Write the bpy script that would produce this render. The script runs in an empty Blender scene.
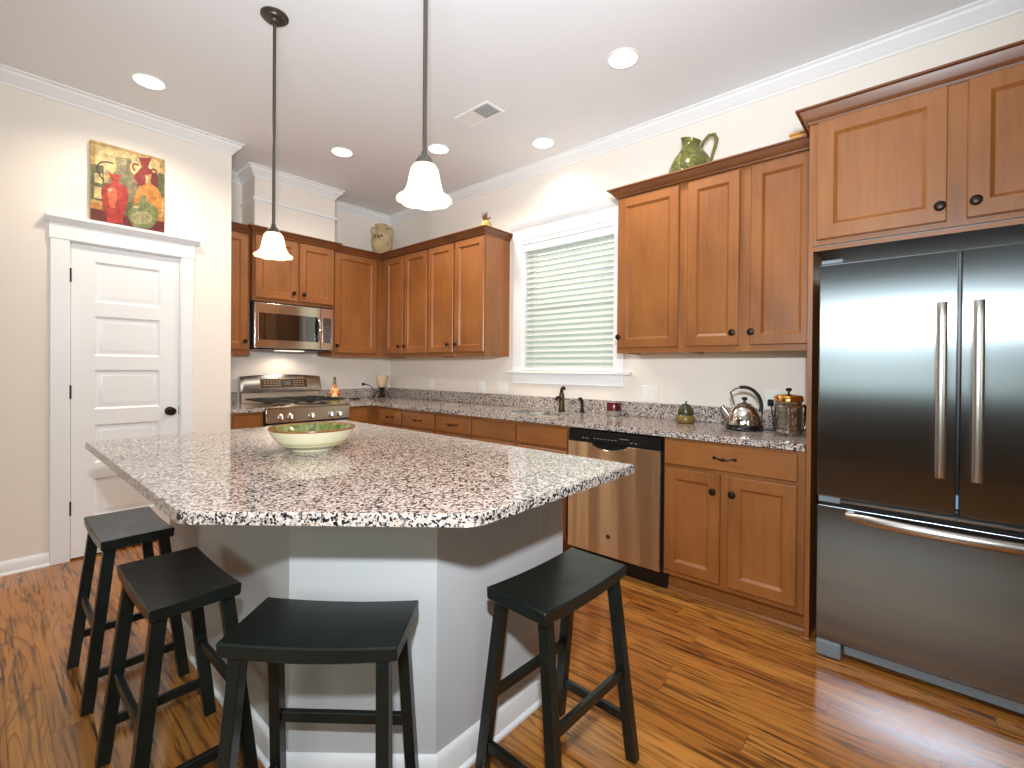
import bpy, bmesh, math, random
from mathutils import Vector, Matrix
R = math.radians
C = bpy.context.scene.collection
SC = bpy.context.scene

def lin(r, g, b):
    f = lambda c: (c/255/12.92) if c/255 <= .04045 else ((c/255+.055)/1.055)**2.4
    return (f(r), f(g), f(b), 1)

# ------------------------------------------------------------------ camera
cd = bpy.data.cameras.new('camera'); cam = bpy.data.objects.new('camera', cd); C.objects.link(cam)
def cam_matrix():
    yaw, pi, ro = R(41.5121), R(.3469), R(.4512)
    f0 = Vector((-math.sin(yaw), math.cos(yaw), 0)); r0 = Vector((math.cos(yaw), math.sin(yaw), 0)); u0 = Vector((0, 0, 1))
    f1 = f0*math.cos(pi)-u0*math.sin(pi); u1 = u0*math.cos(pi)+f0*math.sin(pi)
    r2 = r0*math.cos(ro)+u1*math.sin(ro); u2 = -r0*math.sin(ro)+u1*math.cos(ro)
    m = Matrix((r2, u2, -f1)).transposed().to_4x4(); m.translation = (4.6993, -3.1533, 1.2554)
    return m
cam.matrix_world = cam_matrix()
cd.sensor_fit = 'HORIZONTAL'; cd.sensor_width = 36; cd.lens = 468.8/1024*36
cd.shift_y = -13.1/1024; cd.clip_start = .02
SC.camera = cam
# ------------------------------------------------------------------ view, world
SC.view_settings.view_transform = 'Standard'
try: SC.view_settings.look = 'None'
except Exception: pass
SC.view_settings.gamma = 1; SC.view_settings.use_curve_mapping = False
SC.view_settings.exposure = -0.25
SC.cycles.use_denoising = True
SC.cycles.max_bounces = 10; SC.cycles.diffuse_bounces = 5; SC.cycles.glossy_bounces = 5
SC.cycles.transmission_bounces = 8; SC.cycles.transparent_max_bounces = 12
SC.cycles.caustics_reflective = False; SC.cycles.caustics_refractive = False
SC.cycles.sample_clamp_indirect = 6
w = bpy.data.worlds.new('daylight'); SC.world = w; w.use_nodes = True
w.node_tree.nodes['Background'].inputs[0].default_value = (.88, 1, .9, 1)
w.node_tree.nodes['Background'].inputs[1].default_value = 3.2

def light(name, kind, loc, energy, col, aim=None, **kw):
    d = bpy.data.lights.new(name, kind); d.energy = energy; d.color = col
    for k, v in kw.items(): setattr(d, k, v)
    o = bpy.data.objects.new(name, d); C.objects.link(o); o.location = loc
    if aim is not None:
        o.rotation_euler = (Vector(aim)-Vector(loc)).to_track_quat('-Z', 'Y').to_euler()
    return o
WARM = (1, .85, .69)
# the photographer's flash, on a bracket above the camera, head turned to the far end of the room
light('camera_flash', 'SPOT', (4.74, -3.2, 1.66), 280, (.84, .92, 1), aim=(3.0, -.9, 1.75), spot_size=R(155), spot_blend=1.0, shadow_soft_size=.035)
# added fill spot beside the camera, aimed up to brighten ceiling and room
light('added_ceiling_fill', 'SPOT', (4.95, -3.5, 1.6), 350, (.92, .96, 1), aim=(3.3, -1.9, 3.0), spot_size=R(104), spot_blend=1, shadow_soft_size=.3)
# daylight through the windows of the room behind the camera
light('daylight_rear_window', 'AREA', (4.2, -6.46, 1.7), 1.2, (.95, .98, 1), aim=(4.2, 0, 1.6), shape='RECTANGLE', size=2.6, size_y=1.5)
light('daylight_side_window', 'AREA', (7.16, -4.4, 1.7), 1, (1, .98, .95), aim=(0, -4.2, 1.6), shape='RECTANGLE', size=2.0, size_y=1.5)
CANS = [(1.119, -2.479), (1.1425, -1.228), (3.409, -.78), (2.468, -.293), (1.777, -.754)]
H = 2.9904
for (x, y), wt in zip(CANS, (58, 62, 62, 17, 62)):
    light('recessed_bulb', 'SPOT', (x, y, H-.03), wt, WARM, aim=(x, y, 0), spot_size=R(150), spot_blend=.8, shadow_soft_size=.06)

# ------------------------------------------------------------------ mesh helpers
class MB:
    def __init__(s): s.bm = bmesh.new(); s.mi = 0; s.wn = False
    def _new(s, faces):
        for f in faces: f.material_index = s.mi
    def box(s, x0, x1, y0, y1, z0, z1, bev=0, seg=1):
        bm = s.bm; n0 = set(bm.faces)
        r = bmesh.ops.create_cube(bm, size=1)
        vs = r['verts']
        for v in vs:
            v.co = Vector(((x0+x1)/2+v.co.x*(x1-x0), (y0+y1)/2+v.co.y*(y1-y0), (z0+z1)/2+v.co.z*(z1-z0)))
        if bev:
            s.wn = True
            es = list({e for v in vs for e in v.link_edges})
            bmesh.ops.bevel(bm, geom=es, offset=bev, segments=seg, profile=.5, affect='EDGES')
        s._new([f for f in bm.faces if f not in n0]); return s
    def prism(s, poly, z0, z1, bev=0, seg=2, M=None):
        """polygon in XY extruded along Z (M maps the result)"""
        bm = s.bm; n0 = set(bm.faces)
        a = [bm.verts.new((p[0], p[1], z0)) for p in poly]; b = [bm.verts.new((p[0], p[1], z1)) for p in poly]
        n = len(poly)
        fs = [bm.faces.new(a[::-1]), bm.faces.new(b)]
        for i in range(n): fs.append(bm.faces.new((a[i], a[(i+1) % n], b[(i+1) % n], b[i])))
        bmesh.ops.recalc_face_normals(bm, faces=fs)
        if bev:
            s.wn = True
            es = [e for e in {e for f in fs[:2] for e in f.edges}]
            bmesh.ops.bevel(bm, geom=es, offset=bev, segments=seg, profile=.5, affect='EDGES')
        nf = [f for f in bm.faces if f not in n0]
        if M is not None: bmesh.ops.transform(bm, matrix=M, verts=list({v for f in nf for v in f.verts}))
        s._new(nf); return s
    def lathe(s, prof, c=(0, 0, 0), seg=28, M=None, wave=None):
        """prof: (r, z) list; wave(r, z, angle) -> (r, z)"""
        bm = s.bm; rows = []; nf = []
        for r, z in prof:
            if r < 1e-6: rows.append([bm.verts.new((c[0], c[1], c[2]+z))])
            else:
                row = []
                for k in range(seg):
                    a = 2*math.pi*k/seg; rr, zz = wave(r, z, a) if wave else (r, z)
                    row.append(bm.verts.new((c[0]+rr*math.cos(a), c[1]+rr*math.sin(a), c[2]+zz)))
                rows.append(row)
        for p, q in zip(rows, rows[1:]):
            for k in range(seg):
                k2 = (k+1) % seg
                if len(p) == 1 and len(q) == 1: continue
                if len(p) == 1: nf.append(bm.faces.new((p[0], q[k2], q[k])))
                elif len(q) == 1: nf.append(bm.faces.new((p[k], p[k2], q[0])))
                else: nf.append(bm.faces.new((p[k], p[k2], q[k2], q[k])))
        if M is not None: bmesh.ops.transform(bm, matrix=M, verts=[v for r_ in rows for v in r_])
        s._new(nf); return s
    def tube(s, pts, r, seg=10, flat=1.0):
        """round tube through pts; r number or list"""
        bm = s.bm; pts = [Vector(p) for p in pts]; n = len(pts); rows = []; nf = []
        rs = r if isinstance(r, (list, tuple)) else [r]*n
        ref = None
        for i, p in enumerate(pts):
            t = (pts[min(i+1, n-1)]-pts[max(i-1, 0)]).normalized()
            if ref is None: ref = Vector((0, 0, 1)) if abs(t.z) < .9 else Vector((1, 0, 0))
            u = (ref-t*ref.dot(t)).normalized(); v = t.cross(u); ref = u
            rows.append([bm.verts.new(p+u*math.cos(a)*rs[i]+v*math.sin(a)*rs[i]*flat) for a in [2*math.pi*k/seg for k in range(seg)]])
        for p, q in zip(rows, rows[1:]):
            for k in range(seg): nf.append(bm.faces.new((p[k], p[(k+1) % seg], q[(k+1) % seg], q[k])))
        nf.append(bm.faces.new(rows[0][::-1])); nf.append(bm.faces.new(rows[-1]))
        s._new(nf); return s
    def bar(s, a, b, w, h, up=(0, 0, 1), w2=None, h2=None, bev=0):
        """rectangular bar a->b; w across, h along 'up'"""
        a, b = Vector(a), Vector(b); t = (b-a).normalized(); up = Vector(up)
        u = (up-t*up.dot(t)).normalized(); v = t.cross(u); w2 = w2 or w; h2 = h2 or h
        bm = s.bm; n0 = set(bm.faces)
        p = [bm.verts.new(a+u*i*h/2+v*j*w/2) for i, j in ((1, 1), (1, -1), (-1, -1), (-1, 1))]
        q = [bm.verts.new(b+u*i*h2/2+v*j*w2/2) for i, j in ((1, 1), (1, -1), (-1, -1), (-1, 1))]
        fs = [bm.faces.new(p[::-1]), bm.faces.new(q)]
        for k in range(4): fs.append(bm.faces.new((p[k], p[(k+1) % 4], q[(k+1) % 4], q[k])))
        bmesh.ops.recalc_face_normals(bm, faces=fs)
        if bev: bmesh.ops.bevel(bm, geom=list({e for f in fs for e in f.edges}), offset=bev, segments=1, profile=.5, affect='EDGES')
        s._new([f for f in bm.faces if f not in n0]); return s
    def panel(s, O, u, v, n, w, h, t, rail=.056, rb=None, dep=.012, raised=False):
        """framed cabinet door: corner O, axes u (width) v (height) n (outward)"""
        O, u, v, n = Vector(O), Vector(u), Vector(v), Vector(n); bm = s.bm; rails = rail
        rings = [(0, 0), (0, t-.004), (.004, t), (rails, t), (rails+.004, t-.004), (rails+.014, t-dep), (rails+.018, t-dep)]
        rows = []
        for i, d in rings:
            rows.append([bm.verts.new(O+u*a+v*b+n*d) for a, b in ((i, i), (w-i, i), (w-i, h-i), (i, h-i))])
        fs = [bm.faces.new(rows[0][::-1])]
        for p, q in zip(rows, rows[1:]):
            for k in range(4): fs.append(bm.faces.new((p[k], p[(k+1) % 4], q[(k+1) % 4], q[k])))
        fs.append(bm.faces.new(rows[-1]))
        bmesh.ops.recalc_face_normals(bm, faces=fs); s._new(fs); return s
    def sweep(s, path, prof, closed=False):
        """profile (out, z) swept along an XY path; 'out' is to the right of travel, corners mitred"""
        bm = s.bm; P = [Vector((p[0], p[1])) for p in path]; n = len(P); rows = []
        for i in range(n):
            d1 = (P[i]-P[i-1]).normalized() if i > 0 else None
            d2 = (P[i+1]-P[i]).normalized() if i < n-1 else None
            nr = lambda d: Vector((d.y, -d.x))
            if d1 is None: m = nr(d2)
            elif d2 is None: m = nr(d1)
            else:
                a, b = nr(d1), nr(d2); m = (a+b)/(1+a.dot(b))
            rows.append([bm.verts.new((P[i].x+m.x*o, P[i].y+m.y*o, z)) for o, z in prof])
        fs = []
        for p, q in zip(rows, rows[1:]):
            k = len(prof)
            for j in range(k): fs.append(bm.faces.new((p[j], p[(j+1) % k], q[(j+1) % k], q[j])))
        fs.append(bm.faces.new(rows[0][::-1])); fs.append(bm.faces.new(rows[-1]))
        bmesh.ops.recalc_face_normals(bm, faces=fs); s._new(fs); return s
    def cells(s, xs, ys, keep, z0, z1):
        bm = s.bm; V = {}
        def g(i, j, z):
            if (i, j, z) not in V: V[(i, j, z)] = bm.verts.new((xs[i], ys[j], z))
            return V[(i, j, z)]
        K = {(i, j) for i in range(len(xs)-1) for j in range(len(ys)-1) if keep((xs[i]+xs[i+1])/2, (ys[j]+ys[j+1])/2)}
        fs = []
        for i, j in K:
            fs.append(bm.faces.new((g(i, j, z1), g(i+1, j, z1), g(i+1, j+1, z1), g(i, j+1, z1))))
            fs.append(bm.faces.new((g(i, j, z0), g(i, j+1, z0), g(i+1, j+1, z0), g(i+1, j, z0))))
            for (di, dj), (a, b) in (((-1, 0), ((i, j+1), (i, j))), ((1, 0), ((i+1, j), (i+1, j+1))), ((0, -1), ((i, j), (i+1, j))), ((0, 1), ((i+1, j+1), (i, j+1)))):
                if (i+di, j+dj) not in K:
                    fs.append(bm.faces.new((g(*a, z0), g(*b, z0), g(*b, z1), g(*a, z1))))
        bmesh.ops.recalc_face_normals(bm, faces=fs); s._new(fs); return s
    def ball(s, c, r, sc=(1, 1, 1), seg=16, rings=10, M=None):
        prof = [(r*math.sin(math.pi*k/rings), -r*math.cos(math.pi*k/rings)) for k in range(rings+1)]
        prof[0] = (0, -r); prof[-1] = (0, r)
        m = Matrix.Translation(c) @ (M or Matrix()) @ Matrix.Diagonal((*sc, 1))
        return s.lathe(prof, (0, 0, 0), seg, m)

def obj(name, mb, mats, parent=None, angle=35, label=None):
    me = bpy.data.meshes.new(name)
    if parent is not None:
        bmesh.ops.translate(mb.bm, vec=-WL[parent.name], verts=mb.bm.verts)
    mb.bm.to_mesh(me); mb.bm.free()
    for m in (mats if isinstance(mats, (list, tuple)) else [mats]): me.materials.append(m)
    me.polygons.foreach_set('use_smooth', [True]*len(me.polygons))
    me.set_sharp_from_angle(angle=R(angle))
    o = bpy.data.objects.new(name, me); C.objects.link(o)
    if mb.wn:
        md = o.modifiers.new('weighted_normal', 'WEIGHTED_NORMAL'); md.keep_sharp = True; md.weight = 100
    if parent is not None: o.parent = parent; WL[o.name] = WL[parent.name]
    else: WL[o.name] = Vector((0, 0, 0))
    if label: o['label'] = label
    return o
WL = {}
def tag(o, label, cat, group=None):
    o['label'] = label; o['category'] = cat
    if group: o['group'] = group
    return o
def thing(name, label, cat, loc, group=None):
    o = bpy.data.objects.new(name, None); C.objects.link(o); o.location = loc; o.empty_display_size = .1
    WL[o.name] = Vector(loc)
    return tag(o, label, cat, group)
def struct(name, mb, m, parent=None, angle=35):
    o = obj(name, mb, m, parent, angle); o['kind'] = 'structure'; return o
def recenter(o):
    """origin of a single-mesh thing goes to its base centre"""
    me = o.data; xs = [v.co for v in me.vertices]
    c = Vector(((min(v.x for v in xs)+max(v.x for v in xs))/2, (min(v.y for v in xs)+max(v.y for v in xs))/2, min(v.z for v in xs)))
    me.transform(Matrix.Translation(-c)); o.location = c; WL[o.name] = c
    return o

# ------------------------------------------------------------------ materials
def mat(name, col, rough=.5, metal=0, **kw):
    m = bpy.data.materials.new(name); m.use_nodes = True; b = m.node_tree.nodes['Principled BSDF']
    b.inputs['Base Color'].default_value = col; b.inputs['Roughness'].default_value = rough; b.inputs['Metallic'].default_value = metal
    for k, v in kw.items(): b.inputs[k].default_value = v
    return m
class NT:
    def __init__(s, m): s.t = m.node_tree; s.n = s.t.nodes; s.l = s.t.links; s.b = s.n.get('Principled BSDF')
    def node(s, typ, **kw):
        n = s.n.new(typ)
        for k, v in kw.items(): setattr(n, k, v)
        return n
    def val(s, sock, v):
        if hasattr(v, 'is_output') or hasattr(v, 'links') and not isinstance(v, (int, float, tuple)): s.l.new(v, sock)
        else: sock.default_value = v
    def coord(s, scale, which='Object', jitter=True):
        tc = s.node('ShaderNodeTexCoord'); mp = s.node('ShaderNodeMapping'); mp.inputs['Scale'].default_value = scale
        src = tc.outputs[which]
        if jitter:
            oi = s.node('ShaderNodeObjectInfo'); ad = s.node('ShaderNodeVectorMath', operation='ADD'); sc = s.node('ShaderNodeVectorMath', operation='SCALE')
            cb = s.node('ShaderNodeCombineXYZ')
            for i in range(3): s.l.new(oi.outputs['Random'], cb.inputs[i])
            s.l.new(cb.outputs[0], sc.inputs[0]); sc.inputs[3].default_value = 13.7
            s.l.new(src, ad.inputs[0]); s.l.new(sc.outputs[0], ad.inputs[1]); src = ad.outputs[0]
        s.l.new(src, mp.inputs[0]); return mp.outputs[0]
    def noise(s, vec, scale=1, detail=3, rough=.5, dist=0, out='Fac'):
        n = s.node('ShaderNodeTexNoise'); s.l.new(vec, n.inputs['Vector'])
        n.inputs['Scale'].default_value = scale; n.inputs['Detail'].default_value = detail; n.inputs['Roughness'].default_value = rough; n.inputs['Distortion'].default_value = dist
        return n.outputs[out]
    def ramp(s, fac, stops, interp='LINEAR'):
        n = s.node('ShaderNodeValToRGB'); cr = n.color_ramp; cr.interpolation = interp
        while len(cr.elements) < len(stops): cr.elements.new(.5)
        for e, (p, c) in zip(cr.elements, stops): e.position = p; e.color = c
        s.l.new(fac, n.inputs[0]); return n.outputs[0]
    def mix(s, fac, a, b, blend='MIX'):
        n = s.node('ShaderNodeMix', data_type='RGBA', blend_type=blend)
        s.val(n.inputs[0], fac); s.val(n.inputs[6], a); s.val(n.inputs[7], b); return n.outputs[2]
    def math(s, op, a, b=0, c=0):
        n = s.node('ShaderNodeMath', operation=op); s.val(n.inputs[0], a); s.val(n.inputs[1], b)
        if op in ('MULTIPLY_ADD',): s.val(n.inputs[2], c)
        return n.outputs[0]
    def bump(s, h, strength=.2, dist=.002):
        n = s.node('ShaderNodeBump'); n.inputs['Strength'].default_value = strength; n.inputs['Distance'].default_value = dist
        s.l.new(h, n.inputs['Height']); s.l.new(n.outputs[0], s.b.inputs['Normal'])

def wood(name, dark, midc, light_, scale=(14, 14, 1.1), rough=.38):
    m = mat(name, midc, rough); t = NT(m)
    v = t.coord(scale); v2 = t.coord((3.2, 3.2, 2.2))
    g = t.noise(v, 3, 5, .6, .4); bl = t.noise(v2, 1, 2, .5)
    f = t.math('ADD', t.math('MULTIPLY', g, .4), t.math('MULTIPLY', bl, .6))
    t.l.new(t.ramp(f, [(.3, dark), (.5, midc), (.72, light_)]), t.b.inputs['Base Color'])
    t.b.inputs['Coat Weight'].default_value = .25; t.b.inputs['Coat Roughness'].default_value = .25
    t.bump(g, .06, .001)
    return m
WD, WM, WL_ = lin(118, 69, 31), lin(140, 85, 39), lin(156, 99, 48)
M_wood = wood('cherry_stained_maple', WD, WM, WL_)
M_woodh = wood('cherry_stained_maple_horizontal_grain', WD, WM, WL_, (1.1, 1.1, 14))
M_woodshade = wood('cherry_moulding_painted_shade', lin(94, 53, 27), lin(114, 67, 34), lin(130, 79, 42), (1.1, 1.1, 14))  # same cherry stain, colour darkened to put the crown's shade into it
M_woodin = wood('pale_maple_underside', lin(176, 132, 82), lin(196, 152, 98), lin(208, 168, 114))
M_laminate = mat('grey_laminate', lin(168, 174, 178), .4)
M_groove = mat('dark_gap', lin(30, 16, 10), .7)

def paint(name, col, rough=.5, bumpy=.03):
    m = mat(name, col, rough); t = NT(m); v = t.coord((60, 60, 60), jitter=False); t.bump(t.noise(v, 3, 2), bumpy, .001); return m
M_wall = paint('cream_wall_paint', lin(238, 229, 218), .75)
M_taupe = paint('taupe_wall_paint', lin(122, 102, 84), .75)
M_ceil = paint('ceiling_paint', lin(236, 238, 241), .85)
M_white = paint('white_trim_paint', lin(240, 240, 240), .35, .01)
M_island = paint('pale_grey_island_paint', lin(190, 190, 190), .45, .01)
M_bronze = mat('oil_rubbed_bronze', lin(42, 32, 26), .38, .7)
M_rod = mat('brushed_dark_nickel', lin(78, 72, 66), .38, .6)
M_blackp = mat('black_plastic', lin(14, 15, 16), .25)
M_black = mat('black_enamel', lin(12, 12, 12), .35)
M_iron = mat('cast_iron_grate', lin(26, 24, 22), .55)
M_glassblack = mat('black_oven_glass', lin(10, 10, 11), .04, 0, **{'IOR': 2.5})
M_greyplastic = mat('grey_plastic', lin(118, 128, 136), .45)
M_plate = mat('white_plastic', lin(240, 238, 232), .3)
M_chrome = mat('polished_steel', lin(215, 212, 208), .07, 1)
M_gold = mat('brass', lin(214, 160, 84), .14, 1)

def steel(name, col, rough, aniso, rot, gs, wavy=0):
    m = mat(name, col, rough, 1); t = NT(m)
    v = t.coord(gs, jitter=False); g = t.noise(v, 1, 2, .6)
    r = t.math('MULTIPLY_ADD', g, .03, rough-.015); t.l.new(r, t.b.inputs['Roughness'])
    t.b.inputs['Anisotropic'].default_value = aniso; t.b.inputs['Anisotropic Rotation'].default_value = rot
    tg = t.node('ShaderNodeTangent'); tg.direction_type = 'RADIAL'; tg.axis = 'Z'; t.l.new(tg.outputs[0], t.b.inputs['Tangent'])
    if wavy: t.bump(t.noise(t.coord((7, 7, .25), jitter=False), 1, 1.5, .5), 1.0, wavy)
    return m
M_steelv = steel('brushed_steel_vertical_grain', lin(140, 147, 155), .20, .93, 0, (900, 900, 4))
M_steelh = steel('brushed_steel_horizontal_grain', lin(200, 186, 168), .24, .93, .25, (5, 5, 900))
M_steelw = steel('brushed_steel_slightly_wavy', lin(214, 186, 152), .36, 1.0, .25, (5, 5, 900), .022)
M_steelm = steel('brushed_steel_smooth', lin(214, 200, 182), .15, .8, .25, (5, 5, 900))
M_steel = mat('satin_steel', lin(205, 200, 194), .25, 1)

def granite():
    m = mat('speckled_granite', lin(200, 190, 180), .07); t = NT(m)
    v = t.coord((1, 1, 1), jitter=False)
    nz = t.noise(v, 60, 2, .5, 0, 'Color')
    wv = t.node('ShaderNodeVectorMath', operation='MULTIPLY_ADD'); t.l.new(nz, wv.inputs[0]); wv.inputs[1].default_value = (.012,)*3; t.l.new(v, wv.inputs[2])
    def vor(scale):
        n = t.node('ShaderNodeTexVoronoi'); n.inputs['Scale'].default_value = scale; t.l.new(wv.outputs[0], n.inputs['Vector'])
        sp = t.node('ShaderNodeSeparateColor'); t.l.new(n.outputs['Color'], sp.inputs[0]); return sp.outputs
    a = vor(165); b = vor(250)
    big = t.noise(v, 9, 2, .5)
    f = t.math('ADD', a[0], t.math('MULTIPLY', t.math('SUBTRACT', big, .5), .35))
    base = t.ramp(f, [(0, lin(40, 40, 44)), (.19, lin(112, 106, 104)), (.31, lin(184, 162, 146)), (.47, lin(210, 197, 186)), (.78, lin(178, 168, 162))], 'CONSTANT')
    sp2 = t.ramp(b[1], [(0, lin(60, 56, 58)), (.10, (1, 1, 1, 1))], 'CONSTANT')
    t.l.new(t.mix(1, base, sp2, 'MULTIPLY'), t.b.inputs['Base Color'])
    return m
M_granite = granite()

def floor_mat():
    m = mat('hand_scraped_oak_planks', lin(150, 92, 42), .22); t = NT(m)
    tc = t.node('ShaderNodeTexCoord'); sp = t.node('ShaderNodeSeparateXYZ'); t.l.new(tc.outputs['Object'], sp.inputs[0])
    X, Y = sp.outputs[0], sp.outputs[1]
    W, L = .1, 1.15
    row = t.math('FLOOR', t.math('DIVIDE', Y, W))
    wn = t.node('ShaderNodeTexWhiteNoise', noise_dimensions='1D'); t.l.new(row, wn.inputs['W'])
    xs = t.math('ADD', X, t.math('MULTIPLY', wn.outputs['Value'], 7.3))
    col = t.math('FLOOR', t.math('DIVIDE', xs, L))
    cb = t.node('ShaderNodeCombineXYZ'); t.l.new(row, cb.inputs[0]); t.l.new(col, cb.inputs[1])
    wn2 = t.node('ShaderNodeTexWhiteNoise', noise_dimensions='2D'); t.l.new(cb.outputs[0], wn2.inputs['Vector'])
    rnd = wn2.outputs['Value']
    # grain: contour lines of a stretched noise, a different piece of it for each plank
    g = t.node('ShaderNodeCombineXYZ'); t.l.new(t.math('MULTIPLY', X, 1.0), g.inputs[0]); t.l.new(t.math('MULTIPLY', Y, 9.5), g.inputs[1]); t.l.new(t.math('MULTIPLY', rnd, 40), g.inputs[2])
    n1 = t.noise(g.outputs[0], 1.0, 2.5, .45, .35)
    rings = t.math('FRACT', t.math('MULTIPLY', n1, 10))
    line = t.ramp(rings, [(0, (0, 0, 0, 1)), (.08, (1, 1, 1, 1)), (.13, (1, 1, 1, 1)), (.34, (.18, .18, .18, 1)), (1, (0, 0, 0, 1))])
    g2 = t.node('ShaderNodeCombineXYZ'); t.l.new(t.math('MULTIPLY', X, 3.0), g2.inputs[0]); t.l.new(t.math('MULTIPLY', Y, 90), g2.inputs[1]); t.l.new(t.math('MULTIPLY', rnd, 23), g2.inputs[2])
    n2 = t.noise(g2.outputs[0], 1.0, 3, .6)
    g3 = t.node('ShaderNodeCombineXYZ'); t.l.new(t.math('MULTIPLY', X, 3.4), g3.inputs[0]); t.l.new(t.math('MULTIPLY', Y, 58), g3.inputs[1]); t.l.new(t.math('MULTIPLY', rnd, 61), g3.inputs[2])
    n3 = t.noise(g3.outputs[0], 1.0, 2, .5, .3)
    g4 = t.node('ShaderNodeCombineXYZ'); t.l.new(t.math('MULTIPLY', X, 1.1), g4.inputs[0]); t.l.new(t.math('MULTIPLY', Y, 5), g4.inputs[1]); t.l.new(t.math('MULTIPLY', rnd, 17), g4.inputs[2])
    n4 = t.noise(g4.outputs[0], 1.0, 2, .5)
    streak = t.ramp(n3, [(.53, (0, 0, 0, 1)), (.64, (1, 1, 1, 1))])
    base = t.ramp(rnd, [(0, lin(162, 100, 45)), (.5, lin(182, 118, 53)), (1, lin(200, 136, 64))])
    base = t.mix(t.math('MULTIPLY', line, .5), base, lin(74, 40, 20))
    base = t.mix(t.math('MULTIPLY', streak, t.math('MULTIPLY_ADD', n4, 1.8, -.22)), base, lin(50, 30, 20))
    base = t.mix(t.math('MULTIPLY', t.math('SUBTRACT', n2, .35), .8), base, lin(96, 54, 26))
    # joints between planks
    fy = t.math('FRACT', t.math('DIVIDE', Y, W)); fx = t.math('FRACT', t.math('DIVIDE', xs, L))
    jy = t.math('LESS_THAN', fy, .022); jx = t.math('LESS_THAN', fx, .0022)
    j = t.math('MAXIMUM', jy, jx)
    base = t.mix(t.math('MULTIPLY', j, .6), base, lin(52, 28, 14))
    t.l.new(base, t.b.inputs['Base Color'])
    hgt = t.math('SUBTRACT', t.math('MULTIPLY', n3, .6), t.math('MULTIPLY', j, .8))
    t.bump(hgt, .08, .002)
    t.l.new(t.math('MULTIPLY_ADD', n2, .12, .08), t.b.inputs['Roughness'])
    return m
M_floor = floor_mat()

def stool_mat():
    m = mat('worn_black_green_paint', lin(24, 28, 25), .32); t = NT(m)
    v = t.coord((10, 10, 10)); g = t.noise(v, 1.5, 4, .6)
    t.l.new(t.ramp(g, [(.3, lin(12, 18, 16)), (.6, lin(19, 27, 24)), (.85, lin(28, 37, 33))]), t.b.inputs['Base Color'])
    t.l.new(t.math('MULTIPLY_ADD', g, .25, .2), t.b.inputs['Roughness'])
    return m
M_stool = stool_mat()
M_worn = mat('bare_wood_edge', lin(92, 66, 44), .5)

def glass(name, col=(1, 1, 1, 1), rough=0):
    m = mat(name, col, rough); m.node_tree.nodes['Principled BSDF'].inputs['Transmission Weight'].default_value = 1
    return m
def thin_glass(name, tint, gl=.12):
    m = bpy.data.materials.new(name); m.use_nodes = True; t = NT(m); t.n.remove(t.b)
    a = t.node('ShaderNodeBsdfTransparent'); a.inputs[0].default_value = tint; g = t.node('ShaderNodeBsdfGlossy'); g.inputs['Roughness'].default_value = .03
    lw = t.node('ShaderNodeLayerWeight'); lw.inputs[0].default_value = .35
    mx = t.node('ShaderNodeMixShader'); t.l.new(t.math('MULTIPLY_ADD', lw.outputs['Fresnel'], .6, gl*.3), mx.inputs[0]); t.l.new(a.outputs[0], mx.inputs[1]); t.l.new(g.outputs[0], mx.inputs[2])
    t.l.new(mx.outputs[0], t.n['Material Output'].inputs[0]); return m
M_pane = thin_glass('window_glass', (1, 1, 1, 1), .1)
M_jarglass = thin_glass('clear_jar_glass', (.93, .93, .9, 1), .3)
def translucent(name, col, tr, fac):
    m = bpy.data.materials.new(name); m.use_nodes = True; t = NT(m)
    t.b.inputs['Base Color'].default_value = col; t.b.inputs['Roughness'].default_value = .4
    a = t.node('ShaderNodeBsdfTranslucent'); a.inputs[0].default_value = tr
    mx = t.node('ShaderNodeMixShader'); mx.inputs[0].default_value = fac
    t.l.new(t.b.outputs[0], mx.inputs[1]); t.l.new(a.outputs[0], mx.inputs[2]); t.l.new(mx.outputs[0], t.n['Material Output'].inputs[0]); return m
M_slat = translucent('white_faux_wood_slat', lin(206, 212, 206), (.85, .95, .87, 1), .17)
M_shade = translucent('frosted_amber_white_glass', lin(250, 238, 214), (1, .87, .66, 1), .6)
M_cup = translucent('cream_glass_cup', lin(232, 214, 182), (1, .86, .64, 1), .35)
def emit(name, col, s):
    m = bpy.data.materials.new(name); m.use_nodes = True; b = m.node_tree.nodes['Principled BSDF']
    b.inputs['Base Color'].default_value = (1, 1, 1, 1); b.inputs['Emission Color'].default_value = col; b.inputs['Emission Strength'].default_value = s; return m
M_can = emit('lit_can_diffuser', (1, .93, .8, 1), 6)
M_bulb = emit('lit_bulb', (1, .85, .62, 1), 5)

# ================================================================== SETTING
XD = .609; YD = -1.862; XR = 6.9; YB = -6.4
struct('floor', MB().box(-.12, XR+.2, YB-.12, .12, -.1, 0), M_floor)
struct('ceiling', MB().box(-.12, XR+.2, YB-.12, .12, H, H+.1), M_ceil)
WX0, WX1, WZ0, WZ1 = 2.04, 2.935, 1.235, 2.335
struct('wall_back', MB().box(-.12, WX0, 0, .12, .001, H-.001).box(WX1, XR, 0, .12, .001, H-.001).box(WX0, WX1, 0, .12, .001, WZ0).box(WX0, WX1, 0, .12, WZ1, H-.001), M_wall)
struct('wall_range', MB().box(-.12, 0, YB, -.0005, .001, H-.001), M_wall)
DY0, DY1, DZ = -2.787, -2.193, 2.043
struct('wall_left', MB().box(XD-.11, XD, DY1, YD, .001, H-.001).box(XD-.11, XD, YB, DY0, .001, H-.001).box(XD-.11, XD, DY0, DY1, DZ, H-.001)
       .box(.0005, XD-.11, YD-.1, YD, .001, H-.001), M_wall)
struct('wall_soffit', MB().box(.0005, .307, -1.585, -.847, 2.408, H-.001), M_wall)
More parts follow.
